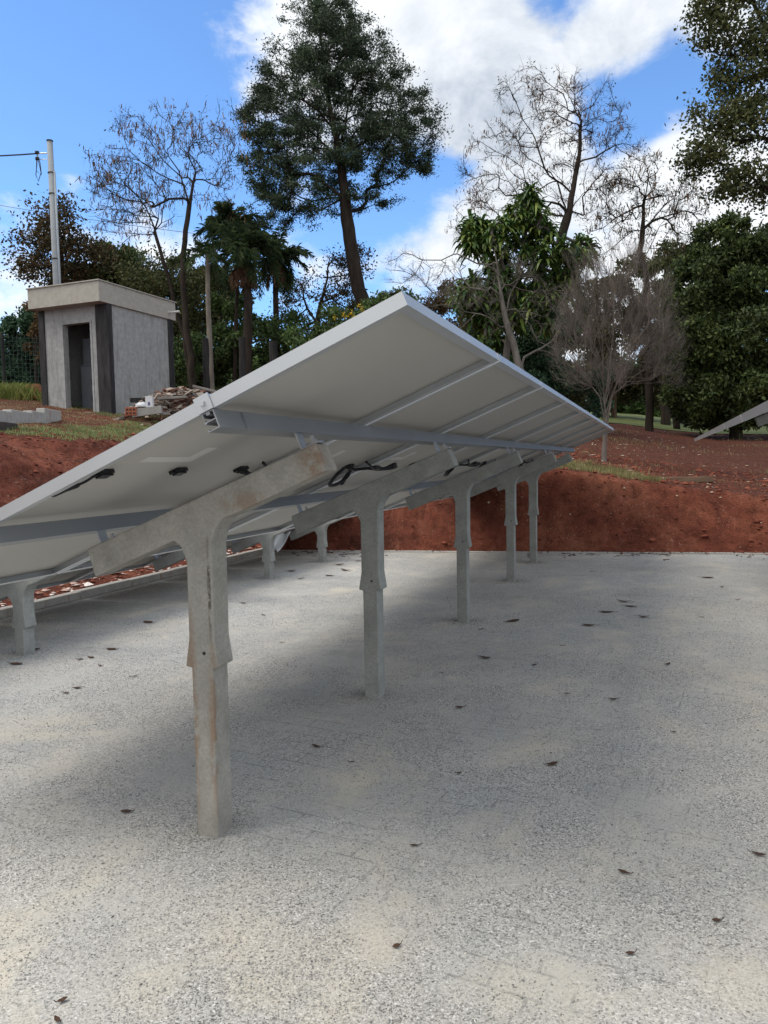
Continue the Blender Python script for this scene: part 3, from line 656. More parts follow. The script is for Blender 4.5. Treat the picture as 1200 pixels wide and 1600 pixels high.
# ------------------------------------------------------------------ trees
def grow(trunk, rad0, att, r_tip=.008, bend=.35, jit=.08, pw=.5, pen=.25, seg=.3, seed=0, droop=0.):
    """trunk: polyline; att: points the branches must reach. returns chains [(pts, radii)]"""
    r = np.random.default_rng(seed); trunk = np.asarray(trunk, float)
    d = np.linalg.norm(np.diff(trunk, axis=0), axis=1); cum = np.concatenate([[0], np.cumsum(d)]); m = max(4, int(cum[-1]/seg))
    u = np.linspace(0, cum[-1], m); P = np.stack([np.interp(u, cum, trunk[:, k]) for k in range(3)], 1)
    P[1:-1] += r.normal(0, seg*.05, (m-2, 3)); cap = len(att)*14+m+10
    pos = np.zeros((cap, 3)); par = np.full(cap, -1); plen = np.zeros(cap); dr = np.zeros((cap, 3)); cnt = np.zeros(cap)
    pos[:m] = P; par[1:m] = np.arange(m-1); plen[:m] = u; dr[:m-1] = np.diff(P, axis=0); dr[m-1] = dr[m-2]; n = m
    dr[:m] /= np.linalg.norm(dr[:m], axis=1)[:, None]
    chains = [list(range(m))]; tips = [m-1]
    st = int(m*.25)
    order = np.argsort(np.linalg.norm(att[:, None]-P[None, st::2], axis=2).min(1)+r.uniform(0, .6, len(att)))
    for ai in order:
        A = att[ai]; D = A-pos[st:n]; dist = np.linalg.norm(D, axis=1)+1e-6
        ca = (D*dr[st:n]).sum(1)/dist
        cost = dist*(1.35-.5*ca)+pen*plen[st:n]; j = st+int(np.argmin(cost)); L = dist[j-st]
        if L < .05: continue
        k = int(np.clip(L/seg, 2, 12)); p0 = pos[j]; c1 = p0+dr[j]*L*bend; c2 = A-(A-c1)*.33+np.array([0, 0, .12*L*droop])
        f = np.linspace(0, 1, k+1)[1:, None]; Q = (1-f)**3*p0+3*(1-f)**2*f*c1+3*(1-f)*f*f*c2+f**3*A
        Q[:-1] += r.normal(0, jit*L/k, (k-1, 3))
        idx = np.arange(n, n+k); pos[idx] = Q; par[idx] = np.concatenate([[j], idx[:-1]])
        dd = np.diff(np.vstack([p0, Q]), axis=0); l = np.linalg.norm(dd, axis=1)+1e-9; dr[idx] = dd/l[:, None]; plen[idx] = plen[j]+np.cumsum(l)
        chains.append([j]+idx.tolist()); tips.append(n+k-1); n += k
        if n > cap-14: break
    cnt = cnt[:n]
    for t_ in tips: cnt[t_] += 1
    for i in range(n-1, 0, -1):
        if par[i] >= 0: cnt[par[i]] += cnt[i]
    rad = r_tip+(rad0-r_tip)*(cnt/cnt[0])**pw*(1-.45*np.clip(plen[:n]/plen[m-1], 0, 1.2))
    rad[:m] = np.maximum(rad[:m], 0); return pos[:n], rad, chains, dr[:n]
def tubes(mb, pos, rad, chains, base):
    for c in chains:
        p = pos[c]-base; r = rad[c].copy()
        if len(c) > 1 and c[0] != 0: r[0] = min(r[0], r[1]*1.15)
        sd = 10 if r.max() > .12 else 7 if r.max() > .05 else 5 if r.max() > .02 else 3
        mb.tube(p, r, sd, cap=False)
def twigs(mb, pts, dirs, ln, rad, seed, spread=.9, up=0.):
    r = np.random.default_rng(seed); n = len(pts); d = dirs+r.normal(0, spread, (n, 3))+[0, 0, up]; d /= np.linalg.norm(d, axis=1)[:, None]
    L = ln*r.uniform(.4, 1.1, n)
    a = np.cross(d, [0, 0, 1.0]); a /= (np.linalg.norm(a, axis=1)[:, None]+1e-6); b = np.cross(d, a)
    mid = pts+d*(L*.5)[:, None]+r.normal(0, .06, (n, 3))*L[:, None]; tip = mid+(d+r.normal(0, .25, (n, 3)))*(L*.5)[:, None]
    V = np.empty((n, 7, 3))
    for k in range(3):
        an = k*2.094; o = (a*math.cos(an)+b*math.sin(an))*rad; V[:, k] = pts+o; V[:, 3+k] = mid+o*.7
    V[:, 6] = tip; F4 = np.array([[0, 1, 4, 3], [1, 2, 5, 4], [2, 0, 3, 5]]); F3 = np.array([[3, 4, 6], [4, 5, 6], [5, 3, 6]])
    i = np.arange(n)[:, None, None]*7; base = mb.n; mb.v.append(V.reshape(-1, 3)); mb.n += n*7
    mb.f.extend(((F4[None]+i).reshape(-1, 4)+base).tolist()); mb.f.extend(((F3[None]+i).reshape(-1, 3)+base).tolist())
    return tip, mid, d
def leaves(mb, pts, ln, wd, seed, hang=0., flat=0.):
    r = np.random.default_rng(seed); n = len(pts)
    d = r.normal(0, 1, (n, 3)); d[:, 2] = d[:, 2]*(1-flat)-hang; d /= np.linalg.norm(d, axis=1)[:, None]
    q = r.normal(0, 1, (n, 3)); q[:, :2] *= (1-.0*flat); b = np.cross(d, q); b /= np.linalg.norm(b, axis=1)[:, None]
    nn = np.cross(d, b); L = ln*r.uniform(.45, 1.5, n)[:, None]; Wd = wd*r.uniform(.5, 1.4, n)[:, None]
    V = np.empty((n, 4, 3)); V[:, 0] = pts; V[:, 1] = pts+d*L*.5+b*Wd*.5+nn*Wd*.12; V[:, 2] = pts+d*L; V[:, 3] = pts+d*L*.5-b*Wd*.5+nn*Wd*.12
    mb.arr(V.reshape(-1, 3), np.arange(n)[:, None]*4+np.arange(4))
def ell(px, py, rx, ry, Z, n, seed, shell=0., depth=1.):
    """points in an ellipsoid as wide and tall as seen, its depth like its width"""
    r = np.random.default_rng(seed); d = r.normal(0, 1, (n, 3)); d /= np.linalg.norm(d, axis=1)[:, None]
    q = d*(shell+(1-shell)*r.uniform(0, 1, (n, 1))**(1/3.)); c = W(px, py, Z); k = Z/FPX
    hx = np.array([RT[0], RT[1], 0]); hx /= np.linalg.norm(hx); hy = np.array([-hx[1], hx[0], 0])
    return c+q[:, :1]*hx*rx*k+q[:, 1:2]*hy*rx*k*depth+q[:, 2:]*np.array([0, 0, ry*k])
def foot(px, py, Z):
    p = W(px, py, Z); return np.array([p[0], p[1], ground_at(p[0], p[1])-.05])
def pathpts(lst, Z):
    return [W(x, y, z if z else Z) for x, y, *z_ in [(*q, None) if len(q) == 2 else q for q in lst] for z in [z_[0] if z_ else None]]
BK = {'dark': barkmat('dark_bark', (.014, .011, .009), (.050, .038, .030)), 'grey': barkmat('grey_bark', (.10, .085, .07), (.24, .21, .18)),
      'brown': barkmat('brown_bark', (.07, .045, .03), (.17, .12, .085)), 'lichen': barkmat('lichen_bark', (.05, .043, .036), (.20, .185, .165), 4), 'pale': barkmat('pale_bark', (.22, .20, .17), (.42, .38, .33)),
      'mauve': barkmat('mauve_twig', (.080, .065, .058), (.19, .16, .142))}
def tree(name, label, Z, trunk, rad0, ells, bark, leaf=None, n_leaf=40, ls=(.12, .06), cl=.35, r_tip=.012, seg=.35, tw=None, pods=None, seed=1,
         pen=.25, bend=.35, jit=.10, pw=.68, droop=0, hang=0, group=None, cat='tree', shell=.0, depth=1., flat=0., rooted=True, extra_leaf=None, clf=.7):
    tp = pathpts(trunk, Z)
    if rooted: tp = [np.array([tp[0][0], tp[0][1], ground_at(tp[0][0], tp[0][1])-.08])]+tp[1:] if tp[0][2] < ground_at(tp[0][0], tp[0][1])+.6 else [np.array([tp[0][0], tp[0][1], ground_at(tp[0][0], tp[0][1])-.08])]+tp
    base = np.array(tp[0])
    att = np.concatenate([ell(e[0], e[1], e[2], e[3], (e[5] if len(e) > 5 else Z), e[4], seed*31+i, shell, depth) for i, e in enumerate(ells)])
    gz = height(att[:, 1], -att[:, 0], False); att = att[att[:, 2] > gz+.15]
    pos, rad, ch, dr = grow(tp, rad0, att, r_tip, bend, jit, pw, pen, seg, seed, droop)
    root = empty(name, base, label, cat, group)
    mb = MB(); tubes(mb, pos, rad, ch, base)
    r = np.random.default_rng(seed+5)
    tips_ = np.array([c[-1] for c in ch[1:]])
    small = np.where(rad < r_tip*2.6)[0]
    if tw:
        num, ln, tr, spread, up = tw
        pk = r.choice(small, min(num, len(small)*6), replace=True); P = pos[pk]-base+r.normal(0, .03, (len(pk), 3))
        tip, mid, d = twigs(mb, P, dr[pk], ln, tr, seed+1, spread, up)
        k2 = r.choice(len(tip), len(tip), replace=True)
        t2, m2, d2 = twigs(mb, mid[k2], d[k2], ln*.55, tr*.7, seed+2, spread*.7, up)
        alltips = np.concatenate([tip, t2])
    mb.build('trunk', bark, root, smooth=True)
    if leaf is not None and n_leaf:
        ctr = np.concatenate([pos[tips_], pos[r.choice(small, len(tips_)//2)]]) - base
        P = np.repeat(ctr, n_leaf, 0)+r.normal(0, 1, (len(ctr)*n_leaf, 3))*np.array([cl, cl, cl*clf])*r.uniform(.5, 1.2, (len(ctr), 1)).repeat(n_leaf, 0)
        lb = MB(); leaves(lb, P, ls[0], ls[1], seed+3, hang, flat); lb.build('crown', leaf, root)
    if pods:
        np_, ln, wd, pm = pods
        src = alltips if tw else pos[tips_]-base
        cl_ = src[r.choice(len(src), max(1, np_//4))]
        P = np.repeat(cl_, 4, 0)+r.normal(0, .07, (len(cl_)*4, 3)); pb = MB()
        n = len(P); d = r.normal(0, .22, (n, 3)); d[:, 2] = -1; a = r.uniform(0, 3.14, n); b = np.stack([np.cos(a), np.sin(a), 0*a], 1)*wd; L = ln*r.uniform(.5, 1.2, (n, 1))
        sw = r.normal(0, .12, (n, 3))*L
        V = np.empty((n, 6, 3)); V[:, 0] = P; V[:, 1] = P+d*L*.33+b+sw; V[:, 2] = P+d*L*.7+b*.9; V[:, 3] = P+d*L; V[:, 4] = P+d*L*.7-b*.9; V[:, 5] = P+d*L*.33-b+sw
        pb.arr(V.reshape(-1, 3), np.arange(n)[:, None]*6+np.arange(6)); tag(pb.build('seed_pods', pm, root), kind='stuff')
    return root
LF = {'conifer': leafmat('dark_conifer', [(.020, .040, .023), (.040, .068, .038), (.085, .110, .055)], .12, .6, .8),
      'ever': leafmat('dark_evergreen', [(.022, .037, .013), (.042, .066, .020), (.10, .13, .036)], .15, .55, .7),
      'russet': leafmat('russet_leaf', [(.03, .032, .014), (.06, .05, .022), (.13, .075, .035)], .25, .7, .8),
      'olive': leafmat('olive_leaf', [(.032, .045, .016), (.065, .08, .027), (.14, .135, .052)], .3, .6, .8),
      'brown': leafmat('brown_leaf', [(.06, .045, .02), (.13, .085, .04), (.24, .15, .07)], .25, .7, .8),
      'scrub': leafmat('brown_green_scrub', [(.05, .05, .025), (.09, .085, .04), (.15, .13, .07)], .25, .6, .8),
      'green': leafmat('mid_green_leaf', [(.03, .06, .02), (.06, .105, .03), (.12, .17, .05)], .25, .6, .8),
      'bright': leafmat('yellow_green_leaf', [(.09, .12, .03), (.17, .20, .05), (.28, .28, .09)], .35, .6, .8),
      'teal': leafmat('blue_green_leaf', [(.02, .05, .03), (.035, .085, .045), (.08, .14, .07)], .2, .6, .8),
      'pod': leafmat('dry_pod', [(.09, .05, .03), (.17, .10, .06), (.27, .18, .11)], .2, .8, 1.5),
      'palm': leafmat('palm_leaf', [(.018, .035, .014), (.035, .065, .024), (.08, .11, .04)], .2, .5, .8),
      'strap': leafmat('strap_leaf', [(.03, .07, .018), (.07, .13, .03), (.17, .21, .05)], .25, .4, 1.0)}
G_BG = 'trees behind the paved yard'
# tall conifer, its bare lower trunk leaning
tree('conifer_tree', 'tallest tree, dark feathery conifer with leaning bare trunk, rising above the solar array', 28,
     [(590, 520), (566, 470), (550, 400), (542, 330), (530, 240), (512, 150), (500, 60), (498, 0)], .29,
     [(500, 60, 62, 60, 84), (470, 120, 75, 60, 70), (555, 105, 70, 55, 68), (600, 155, 65, 55, 64), (440, 200, 65, 70, 70), (520, 200, 100, 80, 90), (640, 200, 50, 60, 50), (600, 240, 80, 45, 60), (420, 260, 50, 60, 50),
      (500, 290, 95, 50, 60), (415, 320, 40, 40, 22), (460, 335, 55, 22, 12), (590, 300, 50, 25, 12), (500, 240, 80, 50, 40), (497, 22, 32, 30, 24), (650, 255, 30, 20, 14), (540, 45, 42, 38, 22), (400, 180, 30, 50, 20)], BK['dark'],
     LF['conifer'], 105, (.115, .036), .185, .012, .35, None, None, 3, pen=.18, bend=.5, clf=.42, droop=-.4)
# bare pod tree left of it
tree('pod_tree', 'slender bare tree hung with brown pods, left of the tall conifer', 25,
     [(303, 610), (298, 560), (288, 480), (286, 430), (289, 380), (293, 340), (300, 300), (306, 270)], .125,
     [(200, 250, 60, 55, 42), (165, 300, 30, 40, 16), (240, 210, 55, 40, 34), (300, 210, 45, 40, 26), (340, 240, 55, 55, 44), (355, 190, 30, 30, 16), (250, 290, 60, 50, 34), (200, 340, 50, 40, 22), (330, 320, 35, 40, 12), (150, 270, 20, 25, 8)], BK['dark'],
     LF['olive'], 3, (.08, .04), .2, .007, .35, (1100, .42, .006, .8, .2), (950, .25, .015, LF['pod']), 5, pen=.12, bend=.45, jit=.14)
tree('pod_tree', 'second stem of bare pod tree leaning left behind the shed roof', 25.5,
     [(300, 610), (290, 540), (270, 460), (262, 430), (250, 390), (235, 340)], .09,
     [(190, 300, 50, 50, 26), (230, 330, 45, 40, 20), (170, 360, 40, 40, 14), (225, 270, 40, 40, 14)], BK['dark'],
     None, 0, (.08, .04), .2, .007, .35, (450, .40, .0055, .8, .2), (260, .25, .015, LF['pod']), 6, pen=.12, bend=.45, jit=.14)
# big bare tree right
tree('bare_tree', 'large bare tree with fine branching crown, behind the green strap-leaved plant', 26,
     [(868, 620), (866, 480), (872, 400), (882, 350), (895, 300), (905, 240), (908, 190)], .21,
     [(830, 150, 60, 40, 50), (900, 170, 65, 55, 66), (950, 200, 45, 45, 34), (860, 220, 80, 50, 60), (780, 220, 45, 50, 30), (790, 300, 70, 50, 50), (950, 270, 40, 40, 26), (900, 300, 60, 50, 40), (740, 330, 45, 40, 22), (985, 225, 22, 35, 12), (830, 290, 60, 50, 30), (720, 270, 18, 28, 8)], BK['dark'],
     LF['brown'], 3, (.07, .04), .15, .007, .35, (3000, .42, .0048, .8, .15), (700, .22, .015, LF['pod']), 8, pen=.10, bend=.5, jit=.16)
tree('pod_tree', 'crooked pod-hung bare tree with green sprigs, between the big bare tree and dark evergreen', 27,
     [(1015, 620), (1012, 470), (1010, 430), (1000, 395), (1006, 350), (1005, 310)], .15,
     [(1000, 280, 50, 35, 34), (960, 320, 45, 40, 24), (1050, 300, 45, 40, 26), (1010, 340, 60, 40, 24), (950, 365, 40, 30, 14), (1060, 370, 45, 40, 22), (1090, 330, 30, 40, 14)], BK['dark'],
     LF['olive'], 7, (.08, .04), .22, .010, .35, (1100, .42, .006, .8, .2), (520, .26, .018, LF['pod']), 9, pen=.10, bend=.6, jit=.2)
# leafy tree top right
tree('leafy_tree', 'olive leafy tree reaching in at the top right corner', 17,
     [(1330, 640), (1325, 480), (1310, 330), (1290, 220), (1270, 120), (1250, 20), (1230, -60)], .24,
     [(1150, 40, 62, 55, 70), (1170, 110, 60, 50, 66), (1120, 190, 45, 35, 36), (1185, 190, 50, 45, 50), (1100, 240, 38, 32, 26), (1180, 270, 55, 30, 30), (1140, 290, 45, 22, 16), (1130, -20, 50, 40, 30), (1230, 60, 70, 80, 60), (1260, 180, 60, 60, 40), (1090, 262, 25, 18, 10), (1200, 310, 30, 14, 7), (1105, 20, 30, 40, 18)], BK['dark'],
     LF['olive'], 30, (.085, .06), .18, .008, .3, None, None, 10, pen=.15, bend=.4)
# vase shaped leafless small tree on the bank
tree('vase_tree', 'small leafless tree with dense upright mauve twigs, planted at the edge of the far bank', 13.4,
     [(944, 738), (944, 700), (944, 672), (944, 655)], .055,
     [(960, 520, 80, 70, 120), (950, 580, 80, 40, 70), (915, 480, 45, 60, 60), (995, 470, 50, 60, 80), (1020, 540, 45, 60, 70), (945, 440, 60, 50, 60), (890, 540, 35, 60, 45), (1048, 565, 25, 50, 30), (975, 405, 50, 25, 20), (910, 420, 25, 30, 12), (1030, 480, 25, 40, 20)], BK['mauve'],
     LF['olive'], 1, (.05, .02), .12, .0034, .22, (6500, .32, .0019, .26, .9), None, 12, pen=.6, bend=.8, jit=.12, pw=.6)
# pale crooked branches in front of the strap plant
tree('pale_branching_tree', 'bare pale-barked tree with crooked limbs, just behind the ridge of the solar array', 19,
     [(820, 640), (812, 570), (795, 520), (783, 470), (778, 420), (772, 390)], .12,
     [(740, 440, 50, 40, 22), (800, 430, 40, 40, 16), (840, 470, 40, 50, 20), (760, 500, 50, 40, 16), (860, 540, 30, 50, 14), (880, 480, 20, 40, 10), (700, 430, 40, 40, 18), (640, 420, 40, 30, 14), (700, 470, 50, 20, 10)], BK['lichen'],
     None, 0, (.1, .05), .2, .006, .3, (1800, .34, .0038, .8, .2), None, 13, pen=.1, bend=.5, jit=.2)
# dense evergreen at right
def dense(name, label, Z, px, py, lobes, leaf, bark, seed, nl=1, ls=(.13, .07), rad=.22, twn=None, cat='tree'):
    r = np.random.default_rng(seed); base = foot(px, py, Z); root = empty(name, base, label, cat, G_BG)
    P = []; att = []
    for i, (x, y, rx, ry, n) in enumerate(lobes):
        # lobes are broken into clumps, each clump a loose shell of leaves
        k = max(5, n//260); c = ell(x, y, rx, ry, Z, k, seed*7+i, .55); att.append(c)
        sz = .22*rx*Z/FPX+.12
        for q in c:
            m = n//k; d = r.normal(0, 1, (m, 3)); d /= np.linalg.norm(d, axis=1)[:, None]
            P.append(q+d*sz*r.uniform(.45, 1.05, (m, 1))*[1, 1, .75]*r.uniform(.7, 1.3))
    P = np.concatenate(P); P = P[P[:, 2] > height(P[:, 1], -P[:, 0], False)+.05]; att = np.concatenate(att)
    att = att[att[:, 2] > base[2]+.3]
    top = att[np.argmax(att[:, 2])]; tp = [base, base*.5+np.array([base[0], base[1], top[2]])*.5, np.array([base[0], base[1], base[2]+(top[2]-base[2])*.85])]
    pos, rad_, ch, dr = grow(tp, rad, att, .010, .35, .1, .68, .2, .5, seed)
    mb = MB(); tubes(mb, pos, rad_, ch, base)
    mb.build('trunk', bark, root, smooth=True)
    lb = MB(); leaves(lb, P-base, ls[0], ls[1], seed+1); lb.build('crown', leaf, root); return root
dense('evergreen_tree', 'large dense dark evergreen tree at the right edge, standing behind the lawn', 26, 1150, 655,
      [(1135, 385, 50, 40, 8000), (1170, 440, 75, 60, 16000), (1105, 460, 60, 60, 15000), (1210, 420, 70, 70, 9000), (1160, 530, 95, 60, 20000), (1085, 540, 50, 60, 14000), (1240, 540, 80, 80, 7000), (1150, 615, 85, 45, 16000), (1090, 605, 45, 40, 9000), (1220, 620, 80, 40, 5000), (1070, 500, 35, 45, 6000), (1120, 640, 60, 20, 6000)], LF['ever'], BK['dark'], 21, ls=(.16, .085))
dense('shrub_tree', 'brownish green rounded tree seen through the mauve twigs', 36, 960, 640, [(900, 540, 60, 60, 6500), (980, 550, 60, 60, 6500), (1020, 510, 45, 60, 5000), (1035, 590, 40, 45, 4000), (860, 600, 50, 40, 3500), (950, 480, 60, 45, 5000), (930, 610, 70, 25, 3000)], LF['scrub'], BK['brown'], 22, ls=(.2, .11), rad=.14)
dense('olive_tree', 'low olive green tree crown left of the dense evergreen', 33, 1040, 640, [(1045, 405, 45, 28, 2600), (1010, 430, 45, 30, 2400), (1075, 440, 40, 40, 2600)], LF['olive'], BK['dark'], 23, ls=(.17, .08))
dense('undergrowth_tree', 'dark green bushy tree under the strap-leaved plant', 23, 830, 640, [(800, 540, 60, 50, 8000), (850, 550, 60, 55, 8000), (765, 470, 40, 45, 4500), (870, 480, 45, 55, 5000), (820, 610, 70, 40, 4000), (905, 600, 50, 50, 3500), (820, 460, 50, 50, 5000)], LF['teal'], BK['dark'], 24)
dense('small_tree', 'brown-green scrubby tree behind the array ridge', 30, 720, 560, [(720, 470, 50, 35, 2500), (700, 510, 60, 40, 2500), (760, 520, 50, 40, 2000)], LF['brown'], BK['dark'], 25, ls=(.16, .07))
# left side background
tree('brown_leaf_tree', 'tree with brown and dark leaves behind the shed and the utility pole', 29,
     [(100, 640), (102, 520), (98, 440), (95, 390)], .22,
     [(80, 350, 40, 35, 30), (60, 400, 45, 35, 34), (110, 390, 55, 45, 50), (140, 410, 50, 30, 30), (40, 420, 30, 20, 12), (90, 430, 60, 25, 26), (95, 325, 25, 15, 8)], BK['dark'],
     LF['russet'], 30, (.13, .08), .30, .012, .4, None, None, 31, pen=.15)
dense('dark_leafy_tree', 'dark green tree right behind the shed roof', 31, 190, 640, [(165, 420, 50, 30, 6000), (215, 425, 50, 32, 6000), (130, 450, 50, 30, 4000), (190, 460, 60, 40, 5000), (290, 440, 45, 30, 4500), (330, 470, 50, 50, 6000), (300, 530, 60, 50, 7000)], LF['green'], BK['dark'], 32, ls=(.17, .09))
tree('yellow_green_tree', 'yellowish green airy tree right of the shed', 29, [(255, 640), (252, 560), (250, 480)], .14,
     [(230, 430, 60, 35, 34), (290, 440, 55, 40, 34), (330, 460, 45, 45, 26), (240, 490, 60, 45, 30), (300, 510, 50, 40, 26), (270, 560, 60, 30, 18), (350, 430, 30, 30, 12)], BK['brown'], LF['olive'], 48, (.15, .07), .36, .012, .4, None, None, 33, hang=.4)
dense('dark_bush_tree', 'dark bushy tree low behind the rubble pile', 27, 300, 640, [(280, 575, 60, 40, 6000), (340, 555, 50, 50, 6000), (400, 550, 60, 45, 6000), (460, 540, 50, 45, 6000), (510, 540, 40, 30, 3500), (360, 500, 40, 40, 3500)], LF['green'], BK['dark'], 34)
dense('round_bush_tree', 'rounded green tree at the left edge beyond the wire fence', 27, 30, 640, [(45, 520, 35, 30, 6000), (15, 555, 45, 40, 8000), (60, 575, 35, 45, 8000), (-20, 590, 50, 50, 6000), (30, 605, 60, 30, 8000)], LF['teal'], BK['dark'], 35)
dense('brown_scrub_tree', 'brown-tipped scrub between the left green tree and the shed', 26, 60, 640, [(58, 500, 12, 30, 900), (55, 545, 14, 25, 900)], LF['brown'], BK['dark'], 36, rad=.05)
tree('gnarled_tree', 'dark gnarled sparse-leaved tree between the palms and the conifer trunk', 30, [(505, 610), (500, 540), (495, 500), (505, 460)], .2,
     [(470, 470, 40, 35, 18), (520, 440, 40, 40, 22), (550, 410, 30, 30, 12), (500, 520, 60, 35, 18), (450, 520, 30, 40, 12), (540, 490, 40, 35, 14)], BK['dark'], LF['russet'], 34, (.12, .06), .28, .012, .35, (500, .4, .008, .9, .1), None, 37, pen=.08, bend=.8, jit=.28)
dense('flowering_bush', 'dark leafy bush with yellow flowers just above the array edge', 21, 570, 560, [(540, 510, 50, 30, 4200), (590, 485, 40, 22, 2600), (500, 540, 50, 30, 3000), (620, 470, 28, 14, 900)], LF['green'], BK['dark'], 38, ls=(.10, .045), cat='bush')
dense('low_tree', 'green tree crown peeping over the top corner of the array', 34, 600, 560, [(600, 475, 28, 14, 1500), (560, 480, 25, 14, 1100), (640, 490, 60, 20, 2000)], LF['olive'], BK['dark'], 39)
def add_flowers():
    b = [o for o in bpy.data.objects if o.name.startswith('flowering_bush')][0]; base = np.array(b.location)
    r = np.random.default_rng(4); pm = leafmat('yellow_petals', [(.75, .48, .02), (.85, .60, .04)], .2, .6)
    for x, y in ((536, 491), (548, 488), (541, 494), (561, 478), (566, 483), (552, 495), (523, 496)):
        c = W(x, y, 20.3)-base; mb = MB(); leaves(mb, c+r.normal(0, .025, (16, 3)), .05, .035, int(x)); mb.build('flower', pm, b)
add_flowers()

# palms
def frond(mb, base, az, el, ln, droop, seed, nl=34, ll=.5, hang=.35, w=.012):
    r = np.random.default_rng(seed); u = np.linspace(0, 1, 12); d = np.array([math.cos(az), math.sin(az)])
    th = el-u*droop; step = ln/11; x = np.concatenate([[0], np.cumsum(np.cos(th[:-1])*step)]); z = np.concatenate([[0], np.cumsum(np.sin(th[:-1])*step)])
    P = base+np.stack([x*d[0], x*d[1], z], 1); mb.tube(P, np.linspace(.025, .005, 12), 5, cap=False)
    k = np.repeat(np.linspace(.12, .99, nl), 2); side = np.tile([1, -1], nl)
    Q = np.stack([np.interp(k, u, P[:, i]) for i in range(3)], 1); T = np.gradient(P, axis=0); T /= np.linalg.norm(T, axis=1)[:, None]
    TT = np.stack([np.interp(k, u, T[:, i]) for i in range(3)], 1); S = np.array([-d[1], d[0], 0])[None]*side[:, None]
    D = S*.7+TT*.6+r.normal(0, .3, (len(k), 3)); D[:, 2] -= hang*.2; D /= np.linalg.norm(D, axis=1)[:, None]
    L = (ll*np.sin(np.clip(k*.85+.12, 0, 1)*math.pi)**.6)[:, None]*r.uniform(.8, 1.1, (len(k), 1))
    m = Q+D*L*.5; e = m+(D*.6+np.array([0, 0, -hang]))*L*.55
    nrm = np.cross(D, [0, 0, 1.]); nrm /= np.linalg.norm(nrm, axis=1)[:, None]; o = nrm*w
    V = np.stack([Q-o*.4, Q+o*.4, m+o, e, m-o], 1); mb.arr(V.reshape(-1, 3), np.arange(len(k))[:, None]*5+np.arange(5))
def palm(name, label, Z, trunk, rad, nf, ln, seed, dead=0, bark='brown', white=False, ll=.5):
    tp = pathpts(trunk, Z); b = np.array([tp[0][0], tp[0][1], ground_at(tp[0][0], tp[0][1])-.1]); tp = np.array([b]+tp[1:])
    root = empty(name, b, label, 'palm', 'palm trees beyond the shed')
    cum = np.concatenate([[0], np.cumsum(np.linalg.norm(np.diff(tp, axis=0), axis=1))]); u = np.linspace(0, cum[-1], 40)
    P = np.stack([np.interp(u, cum, tp[:, i]) for i in range(3)], 1)-b
    rr = rad*(1-.35*u/cum[-1])*(1+.05*np.sin(np.arange(40)*2.4)); mb = MB(); mb.tube(P, rr, 10); tr = mb.build('trunk', BK[bark], root, smooth=True)
    if white:
        m2 = MB(); k = 5; m2.tube(P[:k], rr[:k]+.006, 10); m2.build('whitewash', simple('whitewash', (.6, .6, .58), (.75, .75, .72), 8), tr)
    top = P[-1]; r = random.Random(seed); fb = MB()
    for i in range(nf):
        az = i*2.399+r.uniform(-.2, .2); el = math.radians(r.uniform(-35, 85)); frond(fb, top-[0, 0, r.uniform(0, .35)], az, el, ln*r.uniform(.6, 1.1), r.uniform(1.0, 2.1), seed*100+i, 46, ll)
    fb.build('fronds', LF['palm'], root)
    if dead:
        db = MB()
        for i in range(dead): frond(db, top-[0, 0, .2], i*1.9, math.radians(-55), ln*.7, .6, seed*200+i, 22, .3, 1.0)
        db.build('dead_fronds', LF['pod'], root)
palm('palm_tree', 'thick-trunked palm with a shaggy dead skirt, nearer the shed', 25, [(386, 620), (386, 560), (388, 480), (386, 430), (380, 385)], .18, 30, 1.75, 51, 14, 'dark')
palm('palm_tree', 'second palm with a slimmer trunk, right of the shaggy one', 27, [(436, 620), (434, 560), (431, 480), (430, 430), (432, 395)], .13, 25, 1.6, 52, 8, 'dark')
palm('palm_tree', 'tall thin palm with a whitewashed base and few fronds, next to the dark timber post', 23, [(331, 612), (328, 540), (325, 470), (324, 390)], .095, 9, 1.0, 53, 0, 'grey', True, .32)
palm('palm_tree', 'bushy palm crown hanging low between the two thicker palm trunks', 26, [(366, 620), (368, 520), (372, 420), (362, 350)], .08, 24, 1.4, 54, 0, 'dark')

